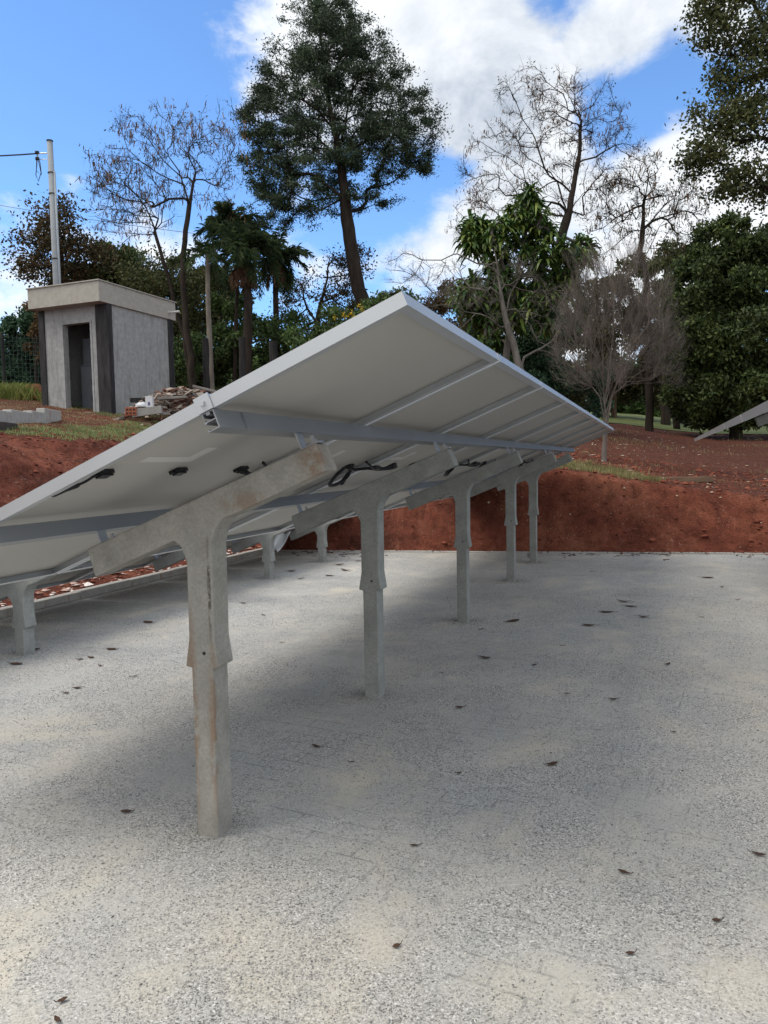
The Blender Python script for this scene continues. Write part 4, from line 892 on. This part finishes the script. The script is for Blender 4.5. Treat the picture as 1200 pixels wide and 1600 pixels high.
# strap leaved plant
def strap_plant():
    Z = 21; base = foot(800, 640, Z); root = empty('strap_leaved_tree', base, 'bushy tree of drooping glossy green strap leaves in front of the big bare tree', 'tree')
    C = [(828, 300), (815, 315), (840, 320), (825, 340), (850, 345), (812, 345), (835, 360), (735, 345), (728, 365), (745, 370), (770, 355), (790, 350), (760, 380), (780, 385), (805, 375), (860, 360), (880, 385), (905, 380), (920, 385), (895, 400), (870, 400),
         (850, 390), (820, 400), (740, 440), (730, 460), (750, 470), (770, 440), (790, 430), (810, 440), (840, 430), (870, 430), (735, 490), (760, 500), (720, 450), (830, 470), (860, 460), (890, 420), (800, 470), (775, 530), (750, 540), (790, 400), (845, 410), (765, 410),
         (740, 380), (750, 350), (800, 330), (830, 385), (910, 400), (780, 470), (810, 500), (850, 500), (880, 450)]
    r = np.random.default_rng(8); pts = np.array([W(x, y, Z+r.uniform(-1.2, .7)) for x, y in C])
    tp = [base, W(790, 560, Z), W(800, 480, Z), W(815, 400, Z)]
    pos, rad, ch, dr = grow(tp, .12, pts, .03, .45, .12, .4, .15, .3, 3)
    mb = MB(); tubes(mb, pos, rad, ch, base); mb.build('trunk', BK['lichen'], root, smooth=True)
    lb = MB()
    for q in pts-base:
        n = 85; az = r.uniform(0, 6.28, n); el = r.uniform(-.3, 1.35, n); L = r.uniform(.30, .50, n); q0 = q+r.normal(0, .04, (n, 3)); q0[:, 2] += r.uniform(-.34, .10, n)
        d = np.stack([np.cos(az)*np.cos(el), np.sin(az)*np.cos(el), np.sin(el)], 1); s = np.stack([-np.sin(az), np.cos(az), 0*az], 1)*.042
        p1 = q0+d*(L*.4)[:, None]; d2 = d.copy(); d2[:, 2] -= .7; p2 = p1+d2*(L*.35)[:, None]; d3 = d2.copy(); d3[:, 2] -= .7; p3 = p2+d3*(L*.3)[:, None]
        V = np.stack([q0-s*.5, q0+s*.5, p1+s, p1-s, p2+s*.8, p2-s*.8, p3], 1); i = np.arange(n)[:, None]*7; b0 = lb.n
        lb.v.append(V.reshape(-1, 3)); lb.n += n*7
        lb.f.extend((i+[0, 1, 2, 3]+b0).tolist()); lb.f.extend((i+[3, 2, 4, 5]+b0).tolist()); lb.f.extend((i+[5, 4, 6]+b0).tolist())
    lb.build('crown', LF['strap'], root)
strap_plant()
# distant wood closing the view
def far_wood():
    r = np.random.default_rng(77); P = []
    for i in range(120):
        a = YAW+math.radians(r.uniform(-52, 40)); R = r.uniform(58, 80); s, t = R*math.cos(a), R*math.sin(a); z = float(height(s, t, False)); hh = r.uniform(2.2, 4.5)
        m = 900; d = r.normal(0, 1, (m, 3)); d /= np.linalg.norm(d, axis=1)[:, None]
        P.append(np.array([-t, s, z+hh*.5])+d*[3.2, 3.2, hh*.55]*r.uniform(.7, 1.05, (m, 1)))
    mb = MB(); leaves(mb, np.concatenate(P), .5, .34, 5)
    tag(mb.build('far_wood', LF['green']), 'far-off low wood closing the view behind the trees', 'wood', None, 'stuff')
far_wood()

# ------------------------------------------------------------------ the shed
def shed():
    kx = lambda X, Z: CAM*[1, 1, 0]+np.array([RT[0], RT[1], 0])/np.linalg.norm(RT[:2])*X+np.array([FW[0], FW[1], 0])/np.linalg.norm(FW[:2])*Z
    fr = math.cos(PITCH)
    # roof corners from the depth they are seen at
    C = W(155, 470, 17.0); Lc = W(44.5, 482, 17.77)
    a = (Lc-C)[:2]; a /= np.linalg.norm(a); a3 = np.array([a[0], a[1], 0]); b3 = np.array([-a3[1], a3[0], 0])
    if np.dot(b3, FW) < 0: b3 = -b3
    wr, lr = 2.08, 2.72; zr = float(C[2]); zt = zr+.47
    base_z = float(W(168, 643, 17.3)[2])-.02
    root = empty('electrical_shed', (C[0], C[1], base_z), 'small grey rendered shed with dark corner posts and an open doorway', 'shed')
    O = np.array([C[0], C[1], base_z]); H = zr-base_z
    def P(u, v, z): return a3*u+b3*v+np.array([0, 0, z])       # u to the left along the front, v backwards
    def slab(mb, u0, u1, v0, v1, z0, z1):
        q = [P(u, v, z) for u in (u0, u1) for v in (v0, v1) for z in (z0, z1)]
        mb.add(q, [[0, 1, 3, 2], [4, 6, 7, 5], [0, 4, 5, 1], [2, 3, 7, 6], [0, 2, 6, 4], [1, 5, 7, 3]])
    REN = m_concrete('grey_render', (.26, .265, .265), (.39, .395, .395), (.20, .195, .185), .6, .52)
    ROOF = m_concrete('roof_render', (.33, .315, .28), (.43, .41, .37), (.22, .21, .19), .6, .6)
    DK = simple('charred_post', (.018, .018, .02), (.05, .048, .05), 12, .85, .5, .2, 0, 5, (1, 1, .2))
    u0, u1, v0, v1 = .05, 2.03, .30, 2.60; th = .15; du0, du1, dz = .56, 1.36, 2.08
    w = MB()
    slab(w, u0, du0, v0, v0+th, -.4, H); slab(w, du1, u1, v0, v0+th, -.4, H); slab(w, du0, du1, v0, v0+th, dz, H); slab(w, du0, du1, v0, v0+th, -.4, 0.0)
    slab(w, u0, u0+th, v0+th, v1-th, -.4, H); slab(w, u1-th, u1, v0+th, v1-th, -.4, H); slab(w, u0, u1, v1-th, v1, -.4, H); slab(w, u0+th, u1-th, v0+th, v1-th, -.1, .02)
    w.build('wall', REN, root)
    for (x0, x1, y0, y1) in ((u0-.03, u0+.33, v0-.03, v0+.12), (u1-.13, u1+.05, v0-.03, v0+.10), (u0-.03, u0+.1, v1-.16, v1+.03), (u1-.1, u1+.03, v1-.16, v1+.03)):
        m = MB(); slab(m, x0, x1, y0, y1, -.4, H-.002); m.build('corner_post', DK, root, bevel=.01)
    r = MB(); slab(r, 0, wr, 0, lr, H, H+.45); rf = r.build('roof', ROOF, root, bevel=.006)
    c = MB(); slab(c, -.025, wr+.025, -.025, lr+.025, H+.45, H+.475); c.build('coping', ROOF, rf)
    sp = MB(); q0 = P(.0, lr-.28, H+.16); sp.tube([q0, q0-a3*.32], .028, 8); sp.build('drain_spout', simple('pale_pipe', (.5, .5, .48), (.6, .6, .57)), rf)
    fr_ = MB(); slab(fr_, du0-.05, du0, v0-.012, v0+.004, 0, dz+.05); slab(fr_, du1, du1+.05, v0-.012, v0+.004, 0, dz+.05); slab(fr_, du0, du1, v0-.012, v0+.004, dz, dz+.05); fr_.build('door_surround', REN, root)
    st = MB(); slab(st, du0-.08, du1+.10, v0-.22, v0-.035, -.2, .03); st.build('step', REN, root, bevel=.01)
    # cabinets inside
    cab = empty('electrical_cabinet', O+P(.8, v0+.75, .02), 'dark grey metering cabinet standing inside the shed doorway', 'cabinet')
    off = P(.8, v0+.75, .02)
    CM = simple('cabinet_paint', (.09, .10, .115), (.11, .12, .135), 3, .5, 0); K = MB()
    def cb(mb, u0, u1, v0_, v1_, z0, z1):
        q = [P(u, v, z)-off for u in (u0, u1) for v in (v0_, v1_) for z in (z0, z1)]
        mb.add(q, [[0, 1, 3, 2], [4, 6, 7, 5], [0, 4, 5, 1], [2, 3, 7, 6], [0, 2, 6, 4], [1, 5, 7, 3]])
    cb(K, .36, 1.36, v0+.5, v0+1.0, .02, 1.18); K.build('body', CM, cab, bevel=.01)
    K = MB(); cb(K, .34, 1.38, v0+.48, v0+1.02, 1.18, 1.21); cb(K, .36, 1.36, v0+.60, v0+1.0, 1.21, 1.85); K.build('upper_box', CM, cab, bevel=.01)
    for uu, zz, ww, hh in ((.98, .72, .10, .15), (.98, .34, .12, .15), (.66, .80, .09, .22), (.66, 1.28, .14, .18)):
        K = MB(); cb(K, uu-ww/2, uu+ww/2, v0+.48 if zz < 1.2 else v0+.58, v0+.499 if zz < 1.2 else v0+.599, zz, zz+hh); K.build('vent' if zz < 1.2 else 'meter', MT['black'] if zz < 1.2 else simple('meter_case', (.3, .31, .33), (.36, .37, .39)), cab)
    return O, a3, b3, P
SO, SA, SB, SPt = shed()

# utility pole behind the shed, wires
def utility():
    Z = 20.5; top = W(75.5, 226, Z); b = W(92, 500, Z); b = np.array([b[0], b[1], ground_at(b[0], b[1])])
    root = empty('utility_pole', b, 'grey round concrete utility pole behind the shed', 'pole'); M = m_concrete('pole_concrete', (.25, .275, .30), (.32, .345, .37), (.4, .4, .4), .2)
    ax = np.array([0, 0, top[2]-b[2]]); lean = (top-b)*[1, 1, 0]*.35; T = ax+lean
    mb = MB(); mb.tube([T*0-[0, 0, .3], T*.5, T], [.105, .09, .072], 16); mb.build('shaft', M, root, smooth=True)
    cp = MB(); cp.tube([T+[0, 0, .002], T+[0, 0, .03]], .084, 16); cp.build('cap', MT['black'], root)
    side = -RT*1.0; side[2] = 0; side /= np.linalg.norm(side); fw = np.array([FW[0], FW[1], 0]); fw /= np.linalg.norm(fw)
    c = MB(); q = side*-.10-fw*.04; c.tube([T-[0, 0, .78]+q, T*.55+q+[0, 0, 0], T*.15+q], .030, 8); c.build('conduit', simple('grey_conduit', (.3, .34, .38), (.36, .4, .44)), root, smooth=True)
    for f in (.80, .88, .55, .35):
        s = MB(); s.tube([T*f-[0, 0, .012], T*f+[0, 0, .012]], .08+.035*(1-f)+.010, 16); s.build('strap_band', MT['black'], root)
    rk = MB(); z = T-[0, 0, .30]; p = z+side*.09; rk.tube([p, p+side*.26], .016, 6); rk.tube([p-[0, 0, .16], p+side*.24-[0, 0, .16]], .010, 6); rk.tube([p+side*.24+[0, 0, .03], p+side*.24-[0, 0, .2]], .012, 6); rk.build('insulator_rack', MT['steel'], root)
    for dz in (.02, -.14):
        i = MB(); c0 = p+side*.26+[0, 0, dz-.03]; i.tube([c0, c0+[0, 0, .02], c0+[0, 0, .04], c0+[0, 0, .06]], [.045, .06, .045, .06], 10); i.build('insulator', MT['black'], root, smooth=True)
    l = MB(); s0 = p+side*.26
    l.tube([s0, s0-[0, 0, .3]+side*.02, s0-[0, 0, .55]+side*.06, s0-[0, 0, .72]-side*.0, s0-[0, 0, .5]-side*.08, s0-[0, 0, .2]-side*.03], .011, 6)
    l.tube([s0, s0-[0, 0, .25]-side*.07, s0-[0, 0, .55]-side*.09, s0-[0, 0, .45]+side*.04, s0-[0, 0, .1]+side*.02], .009, 6)
    l.build('cable_loop', MT['black'], root, smooth=True)
    # service drop leaving to the left
    A = b+s0; B = W(-420, 205, 24); n = 24; u = np.linspace(0, 1, n)[:, None]; Q = A*(1-u)+B*u-np.array([0, 0, 1.])*4*.35*u*(1-u)
    w = MB(); w.tube(Q-A, .020, 5); tag(w.build('overhead_wire', MT['black'], loc=A), 'thick black overhead cable running left from the utility pole top', 'cable')
    A2 = W(-300, 240, 40); B2 = W(175, 345, 34)
    for i, (p0, p1, lab, rr) in enumerate(((W(-300, 262, 40), W(330, 368, 33), 'thin overhead wire crossing the sky lower down behind the pole', .012), (W(-300, 330, 36), W(70, 400, 31), 'lowest thin overhead wire at the left edge', .012))):
        Q = p0*(1-u)+p1*u-np.array([0, 0, 1.])*4*.25*u*(1-u); w = MB(); w.tube(Q-p0, rr, 5); tag(w.build('overhead_wire', MT['black'], loc=p0), lab, 'cable')
utility()

# charred timber posts of the old fence
DKT = simple('charred_timber', (.012, .013, .016), (.045, .04, .038), 10, .9, .5, .2, 0, 5, (1, 1, .2))
for (x, y0, y1, Z, w, lab) in ((321, 530, 605, 20, .17, 'blackened timber post beside the thin palm'), (378, 528, 592, 20.5, .19, 'dark brown timber post in front of the shaggy palm'), (426, 534, 565, 21, .24, 'short black timber stump further right, almost at the array edge')):
    p0 = W(x+2, y1, Z); p1 = W(x, y0, Z); g = ground_at(p0[0], p0[1]); b = np.array([p0[0], p0[1], g])
    root = empty('timber_post', b, lab, 'post'); mb = MB(); h = p1[2]-g; r = random.Random(x); n = 8
    mb.tube([np.array([r.uniform(-.01, .01), r.uniform(-.01, .01), h*i/n-(.1 if i == 0 else 0)]) for i in range(n+1)], [w/2*r.uniform(.93, 1.05) for i in range(n+1)], 9); mb.build('shaft', DKT, root, smooth=False)

# wire fence at the left, low kerb wall and timber
def wire_fence():
    Z = 21; a = W(-60, 640, Z); c = W(75, 640, Z+1.2); b = np.array([a[0], a[1], ground_at(a[0], a[1])]); e = np.array([c[0], c[1], ground_at(c[0], c[1])])
    root = empty('wire_fence', b, 'fine wire mesh fence left of the shed', 'fence'); d = e-b; L = np.linalg.norm(d); mb = MB(); H = 1.75
    n = int(L/.10)
    for i in range(n+1): q = d*i/n; mb.tube([q, q+[0, 0, H]], .0020, 3, cap=False)
    for k in range(15): mb.tube([np.array([0, 0, .12*k]), d+[0, 0, .12*k]], .0020, 3, cap=False)
    mb.build('mesh', simple('fence_wire', (.10, .16, .15), (.16, .22, .2), 5, .5, 0), root)
    for f in (0, .5, 1):
        p = MB(); p.tube([d*f-[0, 0, .2], d*f+[0, 0, H+.05]], .035, 8); p.build('fence_post', DKT, root)
wire_fence()
def low_wall():
    A, za = hit(90, 657); B, zb = hit(-60, 664); d = (B-A)*[1, 1, 0]; L = np.linalg.norm(d); d /= L; n = np.array([-d[1], d[0], 0]); R = np.array([d, n, [0, 0, 1]]).T
    root = empty('low_wall', A, 'low concrete edging wall running left from the shed', 'wall'); mb = MB(); x = 0
    for l in (.8, .55, .8, .8, .8):
        c = d*(x+l/2); gz = ground_at(A[0]+c[0], A[1]+c[1])-A[2]; mb.box(c+[0, 0, gz+.06], (l-.015, .16, .30), R); x += l
    mb.build('blocks', MT['kerb'], root, bevel=.015)
    t = MB(); t.box((0, 0, 0), (.80, .10, .13), R); p, z = hit(4, 672); tag(t.build('timber_sleeper', simple('sleeper_wood', (.04, .035, .032), (.09, .075, .065), 10, .9, .4), bevel=.01, loc=(p[0], p[1], p[2]+.05)), 'dark timber sleeper lying against the low wall at the left edge', 'timber')
low_wall()

# rubble by the shed
def rubble():
    ctr = W(272, 626, 17.0); g = ground_at(ctr[0], ctr[1]); M = stonemat('rubble', [(.10, .055, .045), (.20, .10, .075), (.30, .23, .19), (.36, .32, .28), (.19, .175, .16)])
    r = np.random.default_rng(12); mb = MB(); hx = np.array([RT[0], RT[1], 0]); hx /= np.linalg.norm(hx); hy = np.array([-hx[1], hx[0], 0])
    base = np.array([ctr[0], ctr[1], g])
    for i in range(620):
        x = r.normal(0, .62); y = r.normal(0, .45)
        if x < -1.15: continue
        prof = max(0, 1-((x-.28)/1.35)**2)*max(0, 1-(y/1.1)**2)*.82; z = prof*r.uniform(.2, 1.0)**.5
        wx, wy = base[0]+hx[0]*x+hy[0]*y, base[1]+hx[1]*x+hy[1]*y; gz = ground_at(wx, wy)-g
        sx, sy, sz = r.uniform(.04, .17)*(1.7 if r.random() < .12 else 1), r.uniform(.04, .13)*(1.5 if r.random() < .12 else 1), r.uniform(.012, .05)
        q = Matrix.Rotation(r.uniform(0, 6.28), 3, 'Z') @ Matrix.Rotation(r.normal(0, .45), 3, 'X') @ Matrix.Rotation(r.normal(0, .35), 3, 'Y')
        # irregular slab
        k = r.integers(4, 7); an = np.sort(r.uniform(0, 6.28, k)); rr = r.uniform(.6, 1, k); poly = [(sx*math.cos(a)*b, sy*math.sin(a)*b) for a, b in zip(an, rr)]
        c = hx*x+hy*y+np.array([0, 0, gz+z]); Rm = np.array(q)
        mb.prism(poly, -sz/2, sz/2, lambda u, v, w, c=c, Rm=Rm: Rm@np.array([u, v, w])+c)
    o = mb.build('rubble_pile', M, loc=base)
    core = MB(); V = []; nn = 14
    tag(o, 'heap of broken tiles, render and brick beside the shed', 'rubble', None, 'stuff')
    def put(name, px, py, Z, size, mat, label, cat, tilt=0, rz=0, dz=0):
        p = W(px, py, Z); m = MB(); R = np.array(Matrix.Rotation(rz, 3, 'Z') @ Matrix.Rotation(tilt, 3, 'Y')); m.box((0, 0, 0), size, R)
        return tag(m.build(name, mat, bevel=.006, loc=p), label, cat)
    wb = empty('white_box', W(234, 628, 15.9), 'small white box standing on a plank by the rubble', 'box')
    m = MB(); m.box((0, 0, 0), (.15, .12, .22), np.array(Matrix.Rotation(YAW, 3, 'Z'))); m.build('carton', simple('white_card', (.58, .59, .62), (.66, .67, .70), 4, .6, 0), wb, bevel=.004)
    m = MB(); f = -np.array([FW[0], FW[1], 0]); m.box(f*.0615+hx*.0+[0, 0, -.04], (.04, .003, .07), np.array(Matrix.Rotation(YAW, 3, 'Z'))); m.build('printed_mark', simple('blue_ink', (.08, .09, .2), (.1, .11, .24)), wb)
    BR = simple('orange_brick', (.26, .085, .05), (.36, .13, .075), 14, .9, .3)
    br = empty('hollow_brick', W(206, 643, 15.9), 'orange hollow brick at the left foot of the rubble', 'brick')
    m = MB(); Rz = np.array(Matrix.Rotation(YAW-.1, 3, 'Z')); m.box((0, 0, 0), (.24, .12, .17), Rz); bb = m.build('block', BR, br, bevel=.004)
    for i in range(3):
        for j in range(2):
            h = MB(); h.box(Rz@np.array([-.075+i*.075, -.0605, -.04+j*.075]), (.05, .002, .045), Rz); h.build('hollow', simple('brick_hollow_shade', (.05, .02, .015), (.07, .03, .02)), bb)  # shade inside the hollows painted as dark plates on the brick face
    PL = simple('weathered_plank', (.16, .15, .14), (.30, .28, .26), 9, .9, .3, .2, 0, 5, (.3, 1, 1))
    put('concrete_slab', 230, 643, 15.9, (.62, .10, .16), simple('grey_slab', (.22, .21, .2), (.34, .33, .31), 6), 'grey concrete slab propped under the white box', 'slab', -.12, YAW)
    put('plank', 226, 625, 16.7, (.62, .05, .10), DKT, 'dark board leaning on the shed wall behind the white box', 'board', .0, YAW)
    put('plank', 270, 622, 16.2, (.60, .22, .05), PL, 'long pale grey board lying across the middle of the rubble', 'board', -.05, YAW+.1)
    put('plank', 320, 608, 16.4, (.50, .20, .05), PL, 'grey board on top of the rubble by the array clamp', 'board', .25, YAW+.1)
    bag = MB(); r2 = np.random.default_rng(3); V, Fc = [], []
    n, k = 8, 12
    for i in range(n+1):
        for j in range(k):
            th = math.pi*i/n*.5; ph = 2*math.pi*j/k; q = 1+r2.uniform(-.12, .12); V.append((math.sin(math.pi/2-th)*math.cos(ph)*.17*q, math.sin(math.pi/2-th)*math.sin(ph)*.12*q, math.cos(math.pi/2-th)*.10*q))
    for i in range(n):
        for j in range(k): Fc.append([i*k+j, i*k+(j+1) % k, (i+1)*k+(j+1) % k, (i+1)*k+j])
    bag.add(V, Fc); tag(bag.build('plastic_bag', simple('white_plastic', (.45, .47, .5), (.6, .62, .65), 6, .4), smooth=True, loc=W(222, 636, 16.25)), 'crumpled white plastic bag beside the white box', 'bag')
rubble()

# plank, white sheet, dirt mound, weeds, field posts
def bankstuff():
    def onfield(px, py, Z): p = W(px, py, Z); return np.array([p[0], p[1], ground_at(p[0], p[1])])
    p = onfield(1070, 760, 11.7); TB = simple('old_timber', (.09, .055, .035), (.20, .14, .10), 9, .9, .4, .2, 0, 5, (.2, 1, 1))
    m = MB(); m.box((0, 0, 0), (.80, .09, .085), np.array(Matrix.Rotation(YAW*.3, 3, 'Z'))); tag(m.build('timber_beam', TB, bevel=.008, loc=(p[0], p[1], max(p[2], W(1070, 760, 11.7)[2])+.03)), 'short weathered timber beam lying on the edge of the far bank', 'timber')
    # crumpled white plastic sheet
    q = W(431, 846, 9.9); n = 14; r = np.random.default_rng(5); V = []; hx = np.array([RT[0], RT[1], 0]); hx /= np.linalg.norm(hx); hy = np.array([-hx[1], hx[0], 0])
    for i in range(n):
        for j in range(n):
            u, v = i/(n-1)-.5, j/(n-1)-.5; w = .26-.14*(v < 0)*abs(v); V.append(hx*u*w+hx*v*.12+hy*(v*.16+.03*math.sin(u*9))+np.array([0, 0, v*.22+.018*math.sin(u*13+v*5)]))
    F = [[i*n+j, (i+1)*n+j, (i+1)*n+j+1, i*n+j+1] for i in range(n-1) for j in range(n-1)]
    m = MB(); m.add(V, F); o = m.build('plastic_sheet', simple('white_sheet', (.80, .84, .9), (.86, .89, .93), 5, .3, 0), smooth=True, loc=q); s = o.modifiers.new('solid', 'SOLIDIFY'); s.thickness = .004
    tag(o, 'white plastic sheet caught on the bank between two short posts', 'sheet')
    # mound of red earth and yellow weeds by the fence
    c = onfield(55, 634, 20.2); V = []; F = []; k = 18
    for i in range(7):
        for j in range(k):
            a = 2*math.pi*j/k; rr = (1-i/6)*(1+.12*math.sin(3*a+i)); V.append((math.cos(a)*rr*.75, math.sin(a)*rr*.5, math.sin(i/6*math.pi/2)*.42+r.uniform(-.02, .02)-.05))
    for i in range(6):
        for j in range(k): F.append([i*k+j, i*k+(j+1) % k, (i+1)*k+(j+1) % k, (i+1)*k+j])
    m = MB(); m.add(V, F); tag(m.build('earth_mound', MT['soil'], smooth=True, loc=c), 'mound of red earth just left of the shed', 'mound')
    c = onfield(15, 636, 20); n = 1400; s = c[1]+r.normal(0, .35, n); t = -c[0]+r.normal(0, .55, n); V, Fc = blades(n, s, t, height(s, t), r.uniform(.15, .45, n), np.full(n, .012), 9, .8)
    m = MB(); m.arr(V, Fc); tag(m.build('yellow_weeds', LF['bright']), 'yellow-green weeds at the left edge beside the earth mound', 'weeds', None, 'stuff')
    # weathered posts and slim trunks before the lawn
    for (x, y0, y1, Z, w, lab) in ((1015, 618, 664, 31, .16, 'slim grey tree trunk standing on the lawn edge'), (1057, 600, 664, 30, .30, 'thicker mossy stump post on the lawn edge'), (1121, 644, 668, 30, .09, 'thin pale stake at the lawn edge near the evergreen')):
        b = onfield(x, y1, Z); h = (y1-y0)*Z/FPX; root = empty('field_post', b, lab, 'post'); mm = MB(); rr = random.Random(x)
        mm.tube([np.array([rr.uniform(-.03, .03), 0, h*i/6-.05]) for i in range(7)], [w/2*rr.uniform(.85, 1.1) for i in range(7)], 9); mm.build('shaft', BK['grey'] if w < .2 else BK['dark'], root, smooth=True)
    # far house glimpsed through the trees
    b = onfield(1050, 640, 62); root = empty('far_house', b, 'distant house with an orange tiled roof glimpsed left of the evergreen', 'house'); R = np.array(Matrix.Rotation(YAW, 3, 'Z'))
    H0 = W(1050, 585, 62)[2]-b[2]
    mm = MB(); mm.box((0, 0, H0/2), (7, 5, H0), R); mm.build('wall', simple('cream_wall', (.5, .46, .4), (.58, .54, .47)), root)
    mm = MB(); mm.prism([(-4, H0), (4, H0), (0, H0+1.3)], -3, 3, lambda u, v, w: R@np.array([u, w, v])); mm.build('roof', simple('orange_tiles', (.42, .13, .07), (.55, .2, .1), 4), root)
    for x in (-1.8, 1.8):
        mm = MB(); mm.box(R@np.array([x, -2.52, H0*.55]), (1.1, .06, 1.1), R); mm.build('window', MT['cell'], root)
    # stones in the bank face
    for i, (x, y, sz) in enumerate(((932, 799, .05), (939, 770, .035), (1008, 745, .03), (968, 806, .03))):
        m = MB(); P, Fc = ico(1, 60+i, np.zeros((1, 3)), np.array([sz])); m.arr(P, Fc)
        # walk the ray to the bank
        zz = 10.0
        while zz < 16:
            q = W(x, y, zz)
            if ground_at(q[0], q[1]) > q[2]: break
            zz += .03
        o = m.build('bank_stone', stonemat('red_stone%d' % i, [(.24, .075, .05), (.3, .1, .06)]), loc=q); sb = o.modifiers.new('s', 'SUBSURF'); sb.levels = 2; sb.render_levels = 2
        tag(o, ['largest reddish stone stuck low in the far bank', 'reddish stone higher up in the far bank', 'small stone near the top of the far bank', 'small stone right beside the largest one'][i], 'stone', 'stones stuck in the far bank')
bankstuff()
print('OBJECTS', len(bpy.data.objects), 'FACES', sum(len(o.data.polygons) for o in bpy.data.objects if o.type == 'MESH'))
